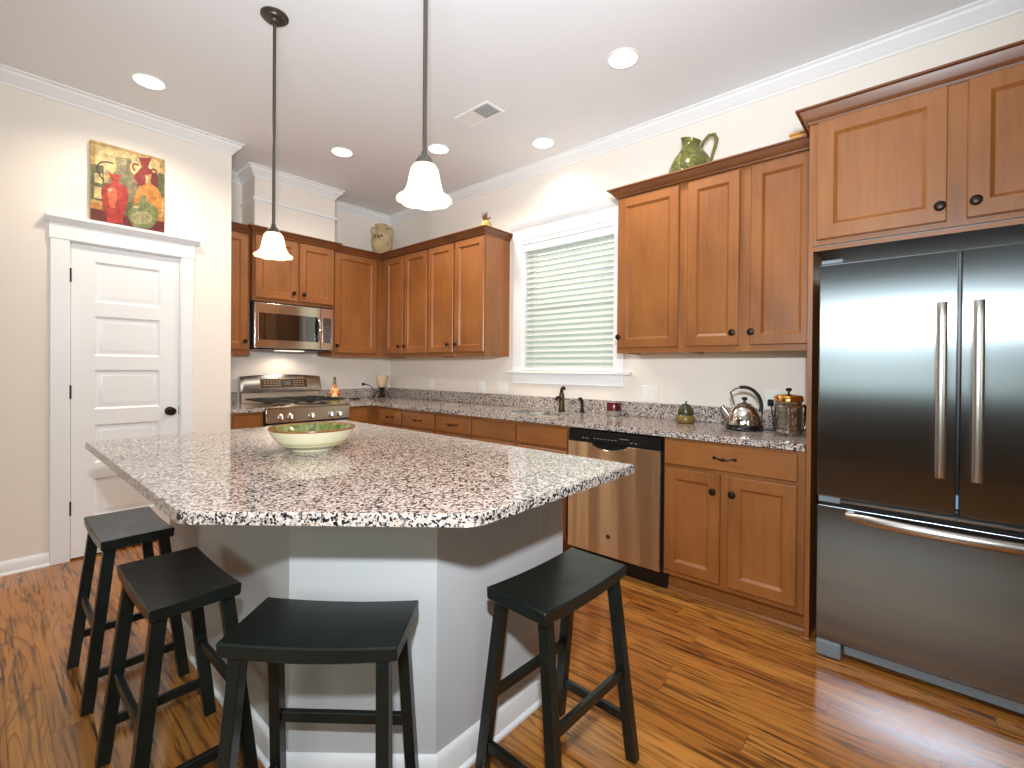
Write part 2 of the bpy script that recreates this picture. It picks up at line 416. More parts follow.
# rear and right-hand walls of the room behind the camera, with their windows
rw = MB()
for a in ((0.6, 2.9, .001, H-.001), (5.5, XR, .001, H-.001), (2.9, 5.5, .001, .95), (2.9, 5.5, 2.45, H-.001)): rw.box(a[0], a[1], YB-.12, YB, a[2], a[3])
struct('wall_rear', rw, M_taupe)
rw = MB()
for a in ((YB, -5.4, .001, H-.001), (-3.4, 0, .001, H-.001), (-5.4, -3.4, .001, .95), (-5.4, -3.4, 2.45, H-.001)): rw.box(XR, XR+.12, a[0], a[1], a[2], a[3])
struct('wall_right', rw, M_taupe)
# crown moulding of the room
ch, cp = .0872, .0704
prof = [(0.0003, H-ch), (.008, H-ch), (.010, H-ch+.012), (.016, H-ch+.016), (.026, H-ch+.030), (.044, H-.040), (.054, H-.030), (.056, H-.016), (cp-.004, H-.012), (cp, H-.008), (cp, H-.0005), (.0003, H-.0005)]
struct('trim_1', MB().sweep([(XD, YB), (XD, YD), (0, YD), (0, -1.585), (.307, -1.585), (.307, -.847), (0, -.847), (0, 0), (XR, 0)], prof), M_white)
struct('trim_2', MB().sweep([(0, -1.585), (.307, -1.585), (.307, -.847), (0, -.847)], [(.0003, 2.700), (.010, 2.702), (.014, 2.708), (.014, 2.720), (.010, 2.726), (.0003, 2.728)]), M_white)
bb = lambda h, t: [(.0003, .001), (t+.010, .001), (t+.010, .012), (t, .020), (t, h-.02), (t-.006, h-.006), (t-.009, h), (.0003, h)]
struct('baseboard_left', MB().sweep([(XD, YB), (XD, -2.876)], bb(.085, .015)).sweep([(XD, -2.113), (XD, YD), (.05, YD)], bb(.085, .015)), M_white)

# pantry door: casing, slab, hardware
cas = MB()
cas.box(XD+.0005, XD+.019, -2.8755, DY0, .001, DZ, .002).box(XD+.0005, XD+.019, DY1, -2.1154, .001, DZ, .002)
cas.box(XD+.0005, XD+.022, -2.882, -2.108, DZ, 2.144, .002)
cas.sweep([(XD, -2.898), (XD, -2.082)], [(.0005, 2.1445), (.026, 2.1445), (.030, 2.152), (.038, 2.160), (.050, 2.172), (.052, 2.190), (.0005, 2.190)])
cas.box(XD-.1095, XD-.0005, DY0, DY0+.006, .001, DZ).box(XD-.1095, XD-.0005, DY1-.006, DY1, .001, DZ).box(XD-.1095, XD-.0005, DY0, DY1, DZ-.006, DZ)
struct('trim_3', cas, M_white)
dm = MB()
sy0, sy1, sz0, sz1 = -2.7785, -2.2015, .012, 2.0335
ys = [sy0, -2.6665, -2.3145, sy1]; zs = [sz0, .256, .508, .611, .861, .9615, 1.2225, 1.313, 1.5755, 1.666, 1.932, sz1]
dx = XD-.004
bmd = dm.bm
# flat stiles and rails with five recessed, raised-field panels
dm.box(dx-.036, dx-.012, sy0, sy1, sz0, sz1)
for y0, y1 in ((ys[0], ys[1]), (ys[2], ys[3])): dm.box(dx-.014, dx, y0, y1, sz0, sz1)
for k in range(0, 12, 2): dm.box(dx-.014, dx, ys[1], ys[2], zs[k], zs[k+1])
for k in range(1, 11, 2):
    z0, z1 = zs[k], zs[k+1]; rows = []
    for i, d in ((0, 0), (.012, -.010), (.022, -.010), (.040, -.003), (.044, -.003)):
        rows.append([bmd.verts.new((dx+d, a, b)) for a, b in ((ys[1]+i, z0+i), (ys[2]-i, z0+i), (ys[2]-i, z1-i), (ys[1]+i, z1-i))])
    for p, q in zip(rows, rows[1:]):
        for j in range(4): bmd.faces.new((p[j], p[(j+1) % 4], q[(j+1) % 4], q[j]))
    bmd.faces.new(rows[-1])
door = struct('door_1', dm, M_white)
kn = MB().lathe([(0, 0), (.031, 0), (.031, .004), (.026, .008), (.010, .010), (.009, .030), (.018, .036), (.027, .048), (.028, .058), (.020, .067), (0, .069)], (0, 0, 0), 24, Matrix.Translation((dx+.0005, -2.256, .927)) @ Matrix.Rotation(R(90), 4, 'Y'))
obj('door_knob', kn, M_bronze, door, label='black round door knob')
obj('latch_plate', MB().box(dx-.002, dx+.001, -2.2035, -2.2000, .90, .955), M_bronze, door)
for z0 in (1.782, 1.036, .290):
    obj('hinge', MB().tube([(dx+.005, -2.7815, z0), (dx+.005, -2.7815, z0+.088)], .0055, 8).box(dx-.004, dx+.003, -2.7850, -2.7772, z0, z0+.088), M_bronze, door, label='black door hinge')

# window: casing, stool, apron, sash and pane
wc = MB()
wc.box(1.930, WX0, -.019, -.0005, 1.235, 2.374, .002).box(WX1, 3.022, -.019, -.0005, 1.235, 2.374, .002)
wc.box(WX0, WX1, -.016, -.0005, WZ1, 2.374, .001)
wc.box(1.925, 3.028, -.024, -.0005, 2.372, 2.470, .002)
wc.sweep([(3.032, 0), (1.920, 0)][::-1], [(.0005, 2.4705), (.028, 2.4705), (.034, 2.480), (.050, 2.502), (.054, 2.522), (.0005, 2.522)])
wc.box(WX0, WX1, .0, .08, WZ1-.004, WZ1).box(WX0, WX0+.004, .0, .08, WZ0, WZ1).box(WX1-.004, WX1, .0, .08, WZ0, WZ1)
win = struct('window_1', wc, M_white)
struct('window_sill', MB().box(1.868, 3.084, -.05, .05, 1.2115, 1.2345, .004, 2), M_white, win)
struct('window_apron', MB().box(1.930, 3.022, -.018, -.0005, 1.122, 1.211, .002), M_white, win)
sash = MB()
for x0, x1, z0, z1 in ((WX0+.004, WX0+.05, WZ0, WZ1), (WX1-.05, WX1-.004, WZ0, WZ1), (WX0+.05, WX1-.05, WZ0, WZ0+.05), (WX0+.05, WX1-.05, WZ1-.05, WZ1), (WX0+.05, WX1-.05, 1.76, 1.80)): sash.box(x0, x1, .085, .115, z0, z1)
struct('window_sash', sash, M_white, win)
struct('window_pane', MB().box(WX0+.045, WX1-.045, .098, .102, WZ0+.045, WZ1-.045), M_pane, win)

# blind
bl = thing('window_blind', 'white slatted blind lowered over the window above the sink', 'blind', (2.4875, .03, 1.245))
obj('headrail', MB().box(WX0+.008, WX1-.008, .004, .055, 2.285, 2.329, .002).box(WX0+.006, WX1-.006, -.008, .004, 2.272, 2.3285, .002), M_white, bl)
sl = MB(); pitch = .0465; tilt = R(63)
for k in range(22):
    zc = 2.256-k*pitch
    if zc < 1.27: break
    sl.bar((WX0+.012, .03, zc), (WX1-.012, .03, zc), .053, .0028, up=(0, math.sin(tilt), -math.cos(tilt)))
obj('slats', sl, M_slat, bl)
obj('bottom_rail', MB().box(WX0+.012, WX1-.012, .010, .050, 1.238, 1.256, .003), M_white, bl)
for x in (WX0+.12, WX1-.12): obj('ladder_cord', MB().tube([(x, .0, 1.25), (x, .0, 2.28)], .0012, 6), M_white, bl)

# ================================================================== KITCHEN CABINETS
def knob(c, n, par):
    n = Vector(n); M = Matrix.Translation(c) @ n.to_track_quat('Z', 'Y').to_matrix().to_4x4()
    return obj('knob', MB().lathe([(0, 0), (.009, 0), (.0075, .004), (.0065, .012), (.011, .015), (.0175, .019), (.0185, .023), (.014, .029), (.007, .031), (0, .0315)], (0, 0, 0), 20, M), M_bronze, par, label='dark bronze round knob')
def pull(c, u, n, par, L=.104):
    c, u, n = Vector(c), Vector(u), Vector(n); mb = MB()
    pts = []; rs = []
    for k in range(13):
        s = k/12*2-1
        pts.append(c+u*s*L/2+n*(.006+.020*(1-s*s)**.6)+Vector((0, 0, -.004*math.cos(s*math.pi)))); rs.append(.0035+.0035*math.exp(-(s/.25)**2)+.002*abs(s)**6)
    mb.tube(pts, rs, 8)
    for s in (-1, 1): mb.ball(c+u*s*L/2+n*.006, .008, (1, 1, 1), 10, 6)
    mb.ball(c+n*.026, .008, (1, 1, 1), 10, 6)
    return obj('handle', mb, M_bronze, par, label='dark bronze bail pull')
crownp = lambda z0, z1: [(-.004, z0), (.006, z0), (.008, z0+.010), (.014, z0+.014), (.022, z0+.024), (.034, z1-.014), (.036, z1-.010), (.050, z1-.008), (.050, z1), (-.004, z1)]
ZU0, ZU1, ZC0, ZC1 = 1.36, 2.405, 2.396, 2.4525

def door_part(par, a, b, z0, z1, plane, axis, name='door', mat_=None, rail=.056, t=.02):
    """axis 'x': door on a Y=plane face looking -Y; axis 'y': on an X=plane face looking +X"""
    mb = MB()
    if axis == 'x': mb.panel((a, plane-.0006, z0), (1, 0, 0), (0, 0, 1), (0, -1, 0), b-a, z1-z0, t, rail)
    else: mb.panel((plane+.0006, a, z0), (0, 1, 0), (0, 0, 1), (1, 0, 0), b-a, z1-z0, t, rail)
    return obj(name, mb, mat_ or M_wood, par)
def slab_part(par, a, b, z0, z1, plane, axis):
    mb = MB()
    if axis == 'x': mb.box(a, b, plane-.0206, plane-.0006, z0, z1, .003)
    else: mb.box(plane+.0006, plane+.0206, a, b, z0, z1, .003)
    return obj('drawer_front', mb, M_woodh, par)

# ---- wall cabinets on the window wall, left of the window
def wall_cab_x(label, x0, x1, doors, crown, group=None):
    t = thing('wall_cabinet', label, 'cabinet', ((x0+x1)/2, -.16, ZU0), group)
    b = MB().box(x0, x1, -.307, -.001, ZU0+.018, ZU1).box(x0, x1, -.307, -.289, ZU0, ZU0+.0179).box(x0, x0+.016, -.2888, -.001, ZU0, ZU0+.0179).box(x1-.016, x1, -.2888, -.001, ZU0, ZU0+.0179)
    obj('body', b, M_wood, t)
    obj('bottom_panel', MB().box(x0+.017, x1-.017, -.288, -.002, ZU0+.010, ZU0+.0176), M_woodin, t, label='pale maple underside')
    for a, bb_, kx in doors:
        d = door_part(t, a, bb_, 1.395, 2.387, -.307, 'x'); knob((kx, -.3274, 1.467), (0, -1, 0), d)
    obj('crown_moulding', MB().sweep(crown, crownp(ZC0, ZC1)), M_woodshade, t)
    return t
# the +out side of a sweep is to the right of travel
wall_cab_x('two-door upper cabinet in the corner, left neighbour of the one with the pineapple', .3095, 1.1045, [(.395, .7075, .657), (.731, 1.092, .757)], [(.311, -.327), (1.1045, -.327)][::1], 'two-door upper cabinets left of the window')
wall_cab_x('two-door upper cabinet beside the window, gold pineapple on top', 1.1052, 1.8723, [(1.116, 1.473, 1.415), (1.499, 1.868, 1.522)], [(1.1052, -.327), (1.8723, -.327), (1.8723, -.001)], 'two-door upper cabinets left of the window')
wall_cab_x('single-door upper cabinet right of the window with its knob at lower left', 3.1272, 3.5795, [(3.139, 3.551, 3.154)], [(3.1272, -.001), (3.1272, -.327), (3.5795, -.327)])
wall_cab_x('two-door upper cabinet above the kettle, against the fridge surround', 3.58, 4.2795, [(3.605, 3.900, 3.870), (3.958, 4.262, 3.968)], [(3.58, -.327), (4.2795, -.327)])
# ---- wall cabinets on the range wall
def wall_cab_y(label, y0, y1, xf, z0, doors, crown, kz):
    t = thing('wall_cabinet', label, 'cabinet', (xf/2, (y0+y1)/2, z0))
    b = MB().box(.001, xf, y0, y1, z0+.018, ZU1).box(xf-.018, xf, y0, y1, z0, z0+.0179).box(.001, xf-.0182, y0, y0+.016, z0, z0+.0179).box(.001, xf-.0182, y1-.016, y1, z0, z0+.0179)
    obj('body', b, M_wood, t)
    obj('bottom_panel', MB().box(.002, xf-.019, y0+.017, y1-.017, z0+.010, z0+.0176), M_woodin, t, label='pale maple underside')
    for a, bb_, za, ky in doors:
        d = door_part(t, a, bb_, za, 2.387, xf, 'y'); knob((xf+.0204, ky, kz), (1, 0, 0), d)
    obj('crown_moulding', MB().sweep(crown, crownp(ZC0, ZC1)), M_woodshade, t)
    return t
wall_cab_y('narrow upper cabinet left of the microwave, partly hidden by the pantry wall', -1.8605, -1.622, .307, 1.355, [(-1.845, -1.64, 1.395, -1.668)], [(.327, -1.8605), (.327, -1.622)], 1.467)
wall_cab_y('short two-door upper cabinet directly above the microwave', -1.615, -.880, .36, 1.822, [(-1.602, -1.243, 1.850, -1.281), (-1.222, -.893, 1.850, -1.188)], [(.001, -1.615), (.38, -1.615), (.38, -.880), (.001, -.880)], 1.917)
wall_cab_y('single-door upper cabinet between microwave and corner', -.8695, -.002, .307, 1.36, [(-.852, -.383, 1.395, -.8375)], [(.327, -.8695), (.327, -.329)], 1.465)

# ---- base cabinets on the window wall
def base_cab(label, x0, x1, fronts, doors, group=None, sink=0):
    t = thing('base_cabinet', label, 'cabinet', ((x0+x1)/2, -.3, 0), group)
    P = [(-.001, .001), (-.001, .8805), (-.61, .8805), (-.61, .112), (-.535, .112), (-.535, .001)]
    if sink: P = [(-.001, .001), (-.001, .690), (-.575, .690), (-.575, .8805), (-.61, .8805), (-.61, .112), (-.535, .112), (-.535, .001)]
    M = Matrix(((0, 0, 1, 0), (1, 0, 0, 0), (0, 1, 0, 0), (0, 0, 0, 1)))
    obj('body', MB().prism(P, x0, x1, M=M), M_wood, t)
    for a, b, z0, z1, pl in fronts:
        d = slab_part(t, a, b, z0, z1, -.61, 'x')
        if pl: pull(((a+b)/2, -.631, (z0+z1)/2), (1, 0, 0), (0, -1, 0), d)
    for a, b, kx in doors:
        d = door_part(t, a, b, .142, .712, -.61, 'x'); knob((kx, -.6304, .624), (0, -1, 0), d)
    return t
BG = 'base cabinets along the window wall'
base_cab('narrow base cabinet with one drawer in the corner beside the range', .6115, 1.1285, [(.782, 1.115, .728, .856, 1)], [(.782, 1.115, 1.08)])
base_cab('base cabinet drawer unit, second from the corner, left of another like it', 1.1295, 1.6005, [(1.144, 1.5885, .728, .856, 1)], [(1.144, 1.5885, 1.18)])
base_cab('base cabinet drawer unit directly left of the sink cabinet', 1.6015, 2.049, [(1.614, 2.0415, .730, .856, 1)], [(1.614, 2.0415, 1.65)])
base_cab('sink base cabinet with two plain false drawer fronts beside the dishwasher', 2.050, 2.9600, [(2.0565, 2.497, .733, .856, 0), (2.515, 2.945, .733, .856, 0)], [(2.0565, 2.497, 2.46), (2.515, 2.945, 2.55)], None, 1)
t = base_cab('base cabinet with wide drawer and two doors between dishwasher and fridge', 3.599, 4.2795, [(3.607, 4.249, .733, .864, 1)], [(3.607, 3.904, 3.873), (3.944, 4.249, 3.968)])
obj('toe_kick_moulding', MB().sweep([(3.600, -.535), (4.2790, -.535)], [(.0006, .001), (.018, .001), (.018, .008), (.012, .018), (.0006, .020)]), M_woodh, t)
# ---- base cabinets on the range wall
def base_cab_y(label, y0, y1, front, kn_):
    t = thing('base_cabinet', label, 'cabinet', (.3, (y0+y1)/2, 0))
    P = [(.001, .001), (.001, .8805), (.61, .8805), (.61, .112), (.535, .112), (.535, .001)]
    M = Matrix(((1, 0, 0, 0), (0, 0, -1, 0), (0, 1, 0, 0), (0, 0, 0, 1)))
    obj('body', MB().prism(P, -y1, -y0, M=M), M_wood, t)
    d = slab_part(t, front[0], front[1], .728, .856, .61, 'y')
    if kn_: pull((.631, (front[0]+front[1])/2, .79), (0, 1, 0), (1, 0, 0), d, .07)
    d = door_part(t, front[0], front[1], .142, .706, .61, 'y', rail=.045); knob((.6304, front[0]+.03, .64), (1, 0, 0), d)
base_cab_y('base cabinet left of the range, partly hidden by the pantry wall', -1.8605, -1.6200, (-1.845, -1.64), 0)
base_cab_y('narrow base cabinet squeezed between range and corner', -.8750, -.6115, (-.862, -.675), 0)

# ---- fridge surround
t = thing('fridge_cabinet', 'two-door cabinet and side panels built around the refrigerator', 'cabinet', (4.79, -.31, 0))
X0, X1, YF = 4.2822, 5.297, -.6156
obj('side_panel', MB().box(X0, X0+.019, YF, -.001, .001, ZU1), M_wood, t)
obj('side_panel', MB().box(X1-.019, X1, YF, -.001, .001, ZU1), M_wood, t)
obj('body', MB().box(X0+.0195, X1-.0195, YF, -.001, 1.8275, ZU1), M_wood, t)
obj('bottom_panel', MB().box(X0+.0200, X1-.0200, YF+.019, -.002, 1.8215, 1.8270), M_laminate, t, label='grey laminate underside')
obj('bottom_rail', MB().box(X0+.0195, X1-.0195, YF-.0005, YF+.018, 1.8015, 1.8210), M_woodh, t)
for a, b, kx in ((4.316, 4.752, 4.731), (4.808, 5.258, 4.833)):
    d = door_part(t, a, b, 1.849, 2.384, YF, 'x', rail=.062); knob((kx, YF-.0204, 1.908), (0, -1, 0), d)
obj('crown_moulding', MB().sweep([(X0, -.001), (X0, YF-.004), (X1, YF-.004), (X1, -.001)], crownp(2.386, 2.4525)), M_woodshade, t)
obj('shoe_moulding', MB().box(X0-.012, X0+.024, YF-.012, YF-.0006, .001, .018, .003), M_woodh, t)

# ---- counters, backsplash, sink
ct = MB()
ct.cells([.0015, .6430, 2.225, 2.785, 4.2805], [-.8765, -.6425, -.535, -.160, -.0015], lambda x, y: (x < .643 or y > -.6425) and not (2.225 < x < 2.785 and -.535 < y < -.160), .8815, .914)
ob = tag(recenter(obj('countertop', ct, M_granite)), 'L-shaped speckled granite counter running under the window into the corner', 'countertop')
tag(recenter(obj('countertop', MB().box(.0015, .6430, -1.8605, -1.6205, .8815, .914, .002), M_granite)), 'short strip of granite counter left of the range by the pantry wall', 'countertop')
tag(recenter(obj('backsplash', MB().box(.0225, 4.2805, -.0225, -.0015, .9147, 1.0165, .0015), M_granite)), 'low speckled granite upstand along the window wall', 'backsplash')
tag(recenter(obj('backsplash', MB().box(.0015, .0225, -.8765, -.0015, .9147, 1.0165, .0015), M_granite)), 'low speckled granite upstand on the wall right of the range', 'backsplash')
tag(recenter(obj('backsplash', MB().box(.0015, .0225, -1.8605, -1.6205, .9147, 1.0165, .0015), M_granite)), 'short piece of granite upstand left of the range', 'backsplash')
sk = MB()
def basin(mb, x0, x1, y0, y1, zt, zb):
    bm = mb.bm; rows = []
    for i, z in ((-.012, zt), (0, zt), (.006, zt-.02), (.02, zb+.02), (.04, zb)):
        rows.append([bm.verts.new((a, b, z)) for a, b in ((x0+i, y0+i), (x1-i, y0+i), (x1-i, y1-i), (x0+i, y1-i))])
    for p, q in zip(rows, rows[1:]):
        for k in range(4): bm.faces.new((p[k], p[(k+1) % 4], q[(k+1) % 4], q[k]))
    bm.faces.new(rows[-1])
sb = thing('kitchen_sink', 'undermounted steel sink set into the granite below the window', 'sink', (2.505, -.35, .70))
basin(sk, 2.223, 2.787, -.537, -.158, .8812, .70); obj('basin', sk, M_steel, sb)
obj('drain', MB().lathe([(0, .004), (.03, .004), (.042, .006), (.045, .001)], (2.505, -.35, .70), 24), M_chrome, sb)

# ================================================================== APPLIANCES
# ---- refrigerator
FX0, FX1, FY = 4.3386, 5.246, -.695; SP = 4.7905
t = thing('refrigerator', 'stainless french-door refrigerator with bottom freezer drawer', 'refrigerator', (4.79, -.37, 0))
obj('cabinet_shell', MB().box(FX0+.004, FX1-.004, -.625, -.03, .03, 1.700, .003), M_greyplastic, t)
def fdoor(x0, x1, hx):
    d = obj('door', MB().box(x0, x1, FY, -.632, .703, 1.7204, .006, 2), M_steelv, t)
    mb = MB(); z0, z1 = .850, 1.518; pts = []
    n = 24
    bm = mb.bm; rows = []
    for k in range(n+1):
        s = k/n; z = z0+(z1-z0)*s; bow = -.052-.012*math.sin(math.pi*s)
        if s < .03 or s > .97: bow += .004
        prof_ = [(-.016, .0), (-.0155, -.006), (-.010, -.0105), (0, -.012), (.010, -.0105), (.0155, -.006), (.016, 0), (.012, .006), (-.012, .006)]
        rows.append([bm.verts.new((hx+a, FY+bow+b, z)) for a, b in prof_])
    for p, q in zip(rows, rows[1:]):
        for k in range(len(p)): bm.faces.new((p[k], p[(k+1) % len(p)], q[(k+1) % len(p)], q[k]))
    bm.faces.new(rows[0][::-1]); bm.faces.new(rows[-1])
    bmesh.ops.recalc_face_normals(bm, faces=bm.faces)
    for z in (z0+.035, z1-.035): mb.box(hx-.009, hx+.009, FY-.052, FY-.0003, z-.014, z+.014, .002)
    obj('handle', mb, M_steel, d)
    return d
fdoor(FX0, SP-.004, 4.740); fdoor(SP+.004, FX1, 4.840)
fz = obj('freezer_drawer', MB().box(FX0, FX1, FY, -.632, .072, .664, .006, 2), M_steelv, t)
mb = MB(); bm = mb.bm; rows = []; n = 32
for k in range(n+1):
    s = k/n; x = 4.447+(5.139-4.447)*s; bow = -.030-.050*(1-(2*s-1)**2)**.8
    sc = .55+.45*min(1, 8*min(s, 1-s)+.15)
    rows.append([bm.verts.new((x, FY+bow+a*sc, .640+b*sc)) for a, b in [(-.014*math.cos(q), .0215*math.sin(q)) for q in [2*math.pi*j/12 for j in range(12)]]])
for p, q in zip(rows, rows[1:]):
    for k in range(12): bm.faces.new((p[k], p[(k+1) % 12], q[(k+1) % 12], q[k]))
bm.faces.new(rows[0][::-1]); bm.faces.new(rows[-1]); bmesh.ops.recalc_face_normals(bm, faces=bm.faces)
for x in (4.462, 5.124): mb.box(x-.013, x+.013, FY-.038, FY-.0003, .628, .652, .002)
obj('handle', mb, M_steel, fz, label='curved steel bar handle')
obj('door_gasket', MB().box(FX0+.01, FX1-.01, -.690, -.6325, .6655, .6760).box(FX0+.012, FX1-.012, -.676, -.6325, .677, .7015), M_black, t)
obj('gap_trim', MB().box(FX0+.06, FX1-.06, -.693, -.677, .6845, .6895), M_chrome, t, label='thin bright trim line between doors and drawer')
for x0, x1 in ((FX0+.006, FX0+.085), (FX1-.085, FX1-.006)):
    obj('hinge_cover', MB().box(x0, x1, -.690, -.56, 1.7215, 1.7400, .004), M_greyplastic, t)
    obj('hinge_bracket', MB().box(x0, x1, -.694, -.6775, .6780, .7020, .002), M_greyplastic, t)
obj('mullion', MB().box(SP-.020, SP+.020, -.6315, -.6255, .71, 1.71), M_black, t)
obj('mullion_sticker', MB().box(SP-.0035, SP+.0035, -.664, -.6325, .725, .775), mat('blue_white_sticker', lin(150, 196, 224), .4), t, label='small blue and white sticker between the doors')
obj('base_grille', MB().box(FX0+.10, FX1-.10, -.668, -.630, .020, .0700, .004), M_greyplastic, t)
for x0 in (FX0+.002, FX1-.095):
    obj('foot', MB().box(x0, x0+.093, -.702, -.6305, .0012, .0705, .010, 2), M_greyplastic, t)

# ---- dishwasher
DX0, DX1 = 2.9665, 3.5850
t = thing('dishwasher', 'stainless dishwasher with black control strip under the counter', 'dishwasher', (3.28, -.32, 0))
obj('tub', MB().box(DX0, DX1+.010, -.604, -.05, .11, .8790), M_black, t)
dw = MB(); xa, xb = 3.135, 3.385; zt = .7935
poly = [(DX0+.002, .118), (DX1-.002, .118), (DX1-.002, zt), (xb+.03, zt)]
for k in range(13):
    s = k/12; poly.append((xb-(xb-xa)*s, zt-.036*math.sin(math.pi*s)**.55))
poly += [(xa-.03, zt), (DX0+.002, zt)]
MX = Matrix(((1, 0, 0, 0), (0, 0, -1, 0), (0, 1, 0, 0), (0, 0, 0, 1)))
dw.prism(poly, .605, .6405, .002, 2, M=MX)
dd = obj('door', dw, M_steelw, t)
obj('door_edge', MB().box(DX1-.0015, DX1+.0045, -.6415, -.6055, .118, .793), M_steel, dd)
obj('pocket_lip', MB().tube([(xb-(xb-xa)*k/16, -.640, zt-.0005-.036*math.sin(math.pi*k/16)**.55) for k in range(1, 16)], .0035, 8), M_chrome, dd)
bd = MB().lathe([(0, .0012), (.0085, .0012), (.010, .0008), (.0115, .0016), (.013, .0016), (.0135, 0)], (0, 0, 0), 24, Matrix.Translation((3.2615, -.6408, .238)) @ Matrix.Rotation(R(90), 4, 'X'))
obj('badge', bd, mat('dark_badge', lin(84, 70, 54), .35, .6), dd, label='small round monogram badge')
cpn = MB().box(DX0, DX1+.004, -.636, -.6045, .7955, .8700, .005, 2)
cp_ = obj('control_panel', cpn, M_blackp, t)
obj('handle_pocket', MB().box(xa+.004, xb-.004, -.628, -.6055, .752, .7945, .006, 2), M_blackp, cp_)
bt = MB()
for k in range(7): bt.box(3.155+k*.024, 3.167+k*.024, -.6370, -.6362, .822, .8255)
for x in (3.07, 3.10, 3.40, 3.43): bt.box(x, x+.016, -.6370, -.6362, .818, .8215)
bt.box(3.33, 3.39, -.6370, -.6362, .836, .8385)
obj('button_marks', bt, mat('grey_print', lin(150, 152, 150), .5), cp_)
obj('toe_kick', MB().box(DX0, DX1+.012, -.560, -.540, .0012, .108), M_black, t)

# ---- range
RY0, RY1 = -1.6155, -.8805
t = thing('gas_range', 'stainless gas range with five knobs against the far wall', 'range', (.33, -1.248, 0))
obj('body', MB().box(.045, .630, RY0, RY1, .012, .900, .003), M_black, t)
obj('oven_door', MB().box(.631, .662, RY0+.004, RY1-.004, .21, .770, .006, 2), M_steel, t)
obj('oven_window', MB().box(.6622, .664, RY0+.12, RY1-.12, .34, .62), M_glassblack, t)
obj('oven_handle', MB().tube([(.70, RY0+.05, .725), (.70, RY1-.05, .725)], .011, 12).box(.6625, .70, RY0+.06, RY0+.08, .716, .734).box(.6625, .70, RY1-.08, RY1-.06, .716, .734), M_steel, t)
obj('storage_drawer', MB().box(.631, .660, RY0+.004, RY1-.004, .05, .200, .006, 2), M_steel, t)
Mxy = Matrix(((1, 0, 0, 0), (0, 0, -1, 0), (0, 1, 0, 0), (0, 0, 0, 1)))
obj('control_panel', MB().prism([(.631, .785), (.672, .785), (.660, .8995), (.631, .8995)], -RY1, -RY0, .003, M=Mxy), M_steelh, t)
for y in (-1.497, -1.418, -1.240, -1.065, -.985):
    M = Matrix.Translation((.6665, y, .826)) @ Matrix.Rotation(R(82), 4, 'Y')
    k_ = obj('knob', MB().lathe([(0, .0005), (.029, .0005), (.029, .005), (.025, .008), (.022, .028), (.019, .032), (0, .032)], (0, 0, 0), 24, M), M_chrome, t)
    g_ = MB().box(-.019, .019, -.005, .005, .0323, .040, .002); bmesh.ops.transform(g_.bm, matrix=M, verts=g_.bm.verts)
    obj('knob_grip', g_, M_chrome, k_)
obj('cooktop', MB().box(.060, .658, RY0, RY1, .901, .9160, .004, 2), M_steelh, t)
bn = MB()
for x, y in ((.24, -1.44), (.50, -1.44), (.24, -1.055), (.50, -1.055), (.37, -1.248)):
    bn.lathe([(0, .012), (.018, .012), (.020, .008), (.034, .006), (.036, 0.0005), (.052, 0.0005)], (x, y, .9162), 20)
obj('burners', bn, M_iron, t)
for y0, y1 in ((RY0+.03, -1.372), (-1.366, -1.130), (-1.124, RY1-.03)):
    g = MB(); xa_, xb_ = .110, .630
    for y in (y0+.008, y1-.008): g.bar((xa_, y, .956), (xb_, y, .956), .012, .012, bev=.002)
    for x in (xa_, xb_): g.bar((x, y0+.002, .956), (x, y1-.002, .956), .012, .012, bev=.002)
    for x in (.24, .37, .50):
        g.bar((x, y0+.006, .956), (x, y1-.006, .960), .010, .012, bev=.002)
    for x in (.175, .305, .435, .565): g.bar((x, (y0+y1)/2-.04, .964), (x, (y0+y1)/2+.04, .964), .009, .010, bev=.002)
    ym = (y0+y1)/2; g.bar((xa_+.005, ym, .960), (xb_-.005, ym, .960), .010, .012, bev=.002)
    for x in (xa_+.004, xb_-.004):
        for y in (y0+.008, y1-.008): g.bar((x, y, .9165), (x, y, .954), .014, .014)
    obj('grate', g, M_iron, t)
# back guard: low upright back, then an overhanging console with a gently curved top
obj('riser', MB().box(.026, .086, RY0+.008, RY1-.008, .9165, 1.011, .003), mat('matte_steel', lin(214, 200, 184), .5, 1), t)
co = MB(); bm = co.bm; rows = []; n = 24
for k in range(n+1):
    s = k/n; y = (RY0-.004)+(RY1-RY0+.008)*s; e = 2*s-1
    topz = 1.158+.020*(1-e*e); botz = 1.012+.006*e*e; f = .016*(1-e*e)
    rows.append([bm.verts.new((a, y, z)) for a, z in ((.026, botz), (.098+f, botz), (.102+f, botz+.010), (.072+f, topz-.008), (.064+f, topz), (.026, topz))])
for p, q in zip(rows, rows[1:]):
    for k in range(6): bm.faces.new((p[k], p[(k+1) % 6], q[(k+1) % 6], q[k]))
bm.faces.new(rows[0][::-1]); bm.faces.new(rows[-1]); bmesh.ops.recalc_face_normals(bm, faces=bm.faces)
con = obj('console', co, M_steel, t)
dsp = MB(); dy0, dy1 = -1.455, -1.02
def face_x(y, z):
    e = 2*(y-(RY0-.004))/(RY1-RY0+.008)-1; f = .016*(1-e*e); b0 = 1.012+.006*e*e+.010; t0 = 1.158+.020*(1-e*e)-.008
    return .102+f+(.072-.102)*(z-b0)/(t0-b0)
bm = dsp.bm
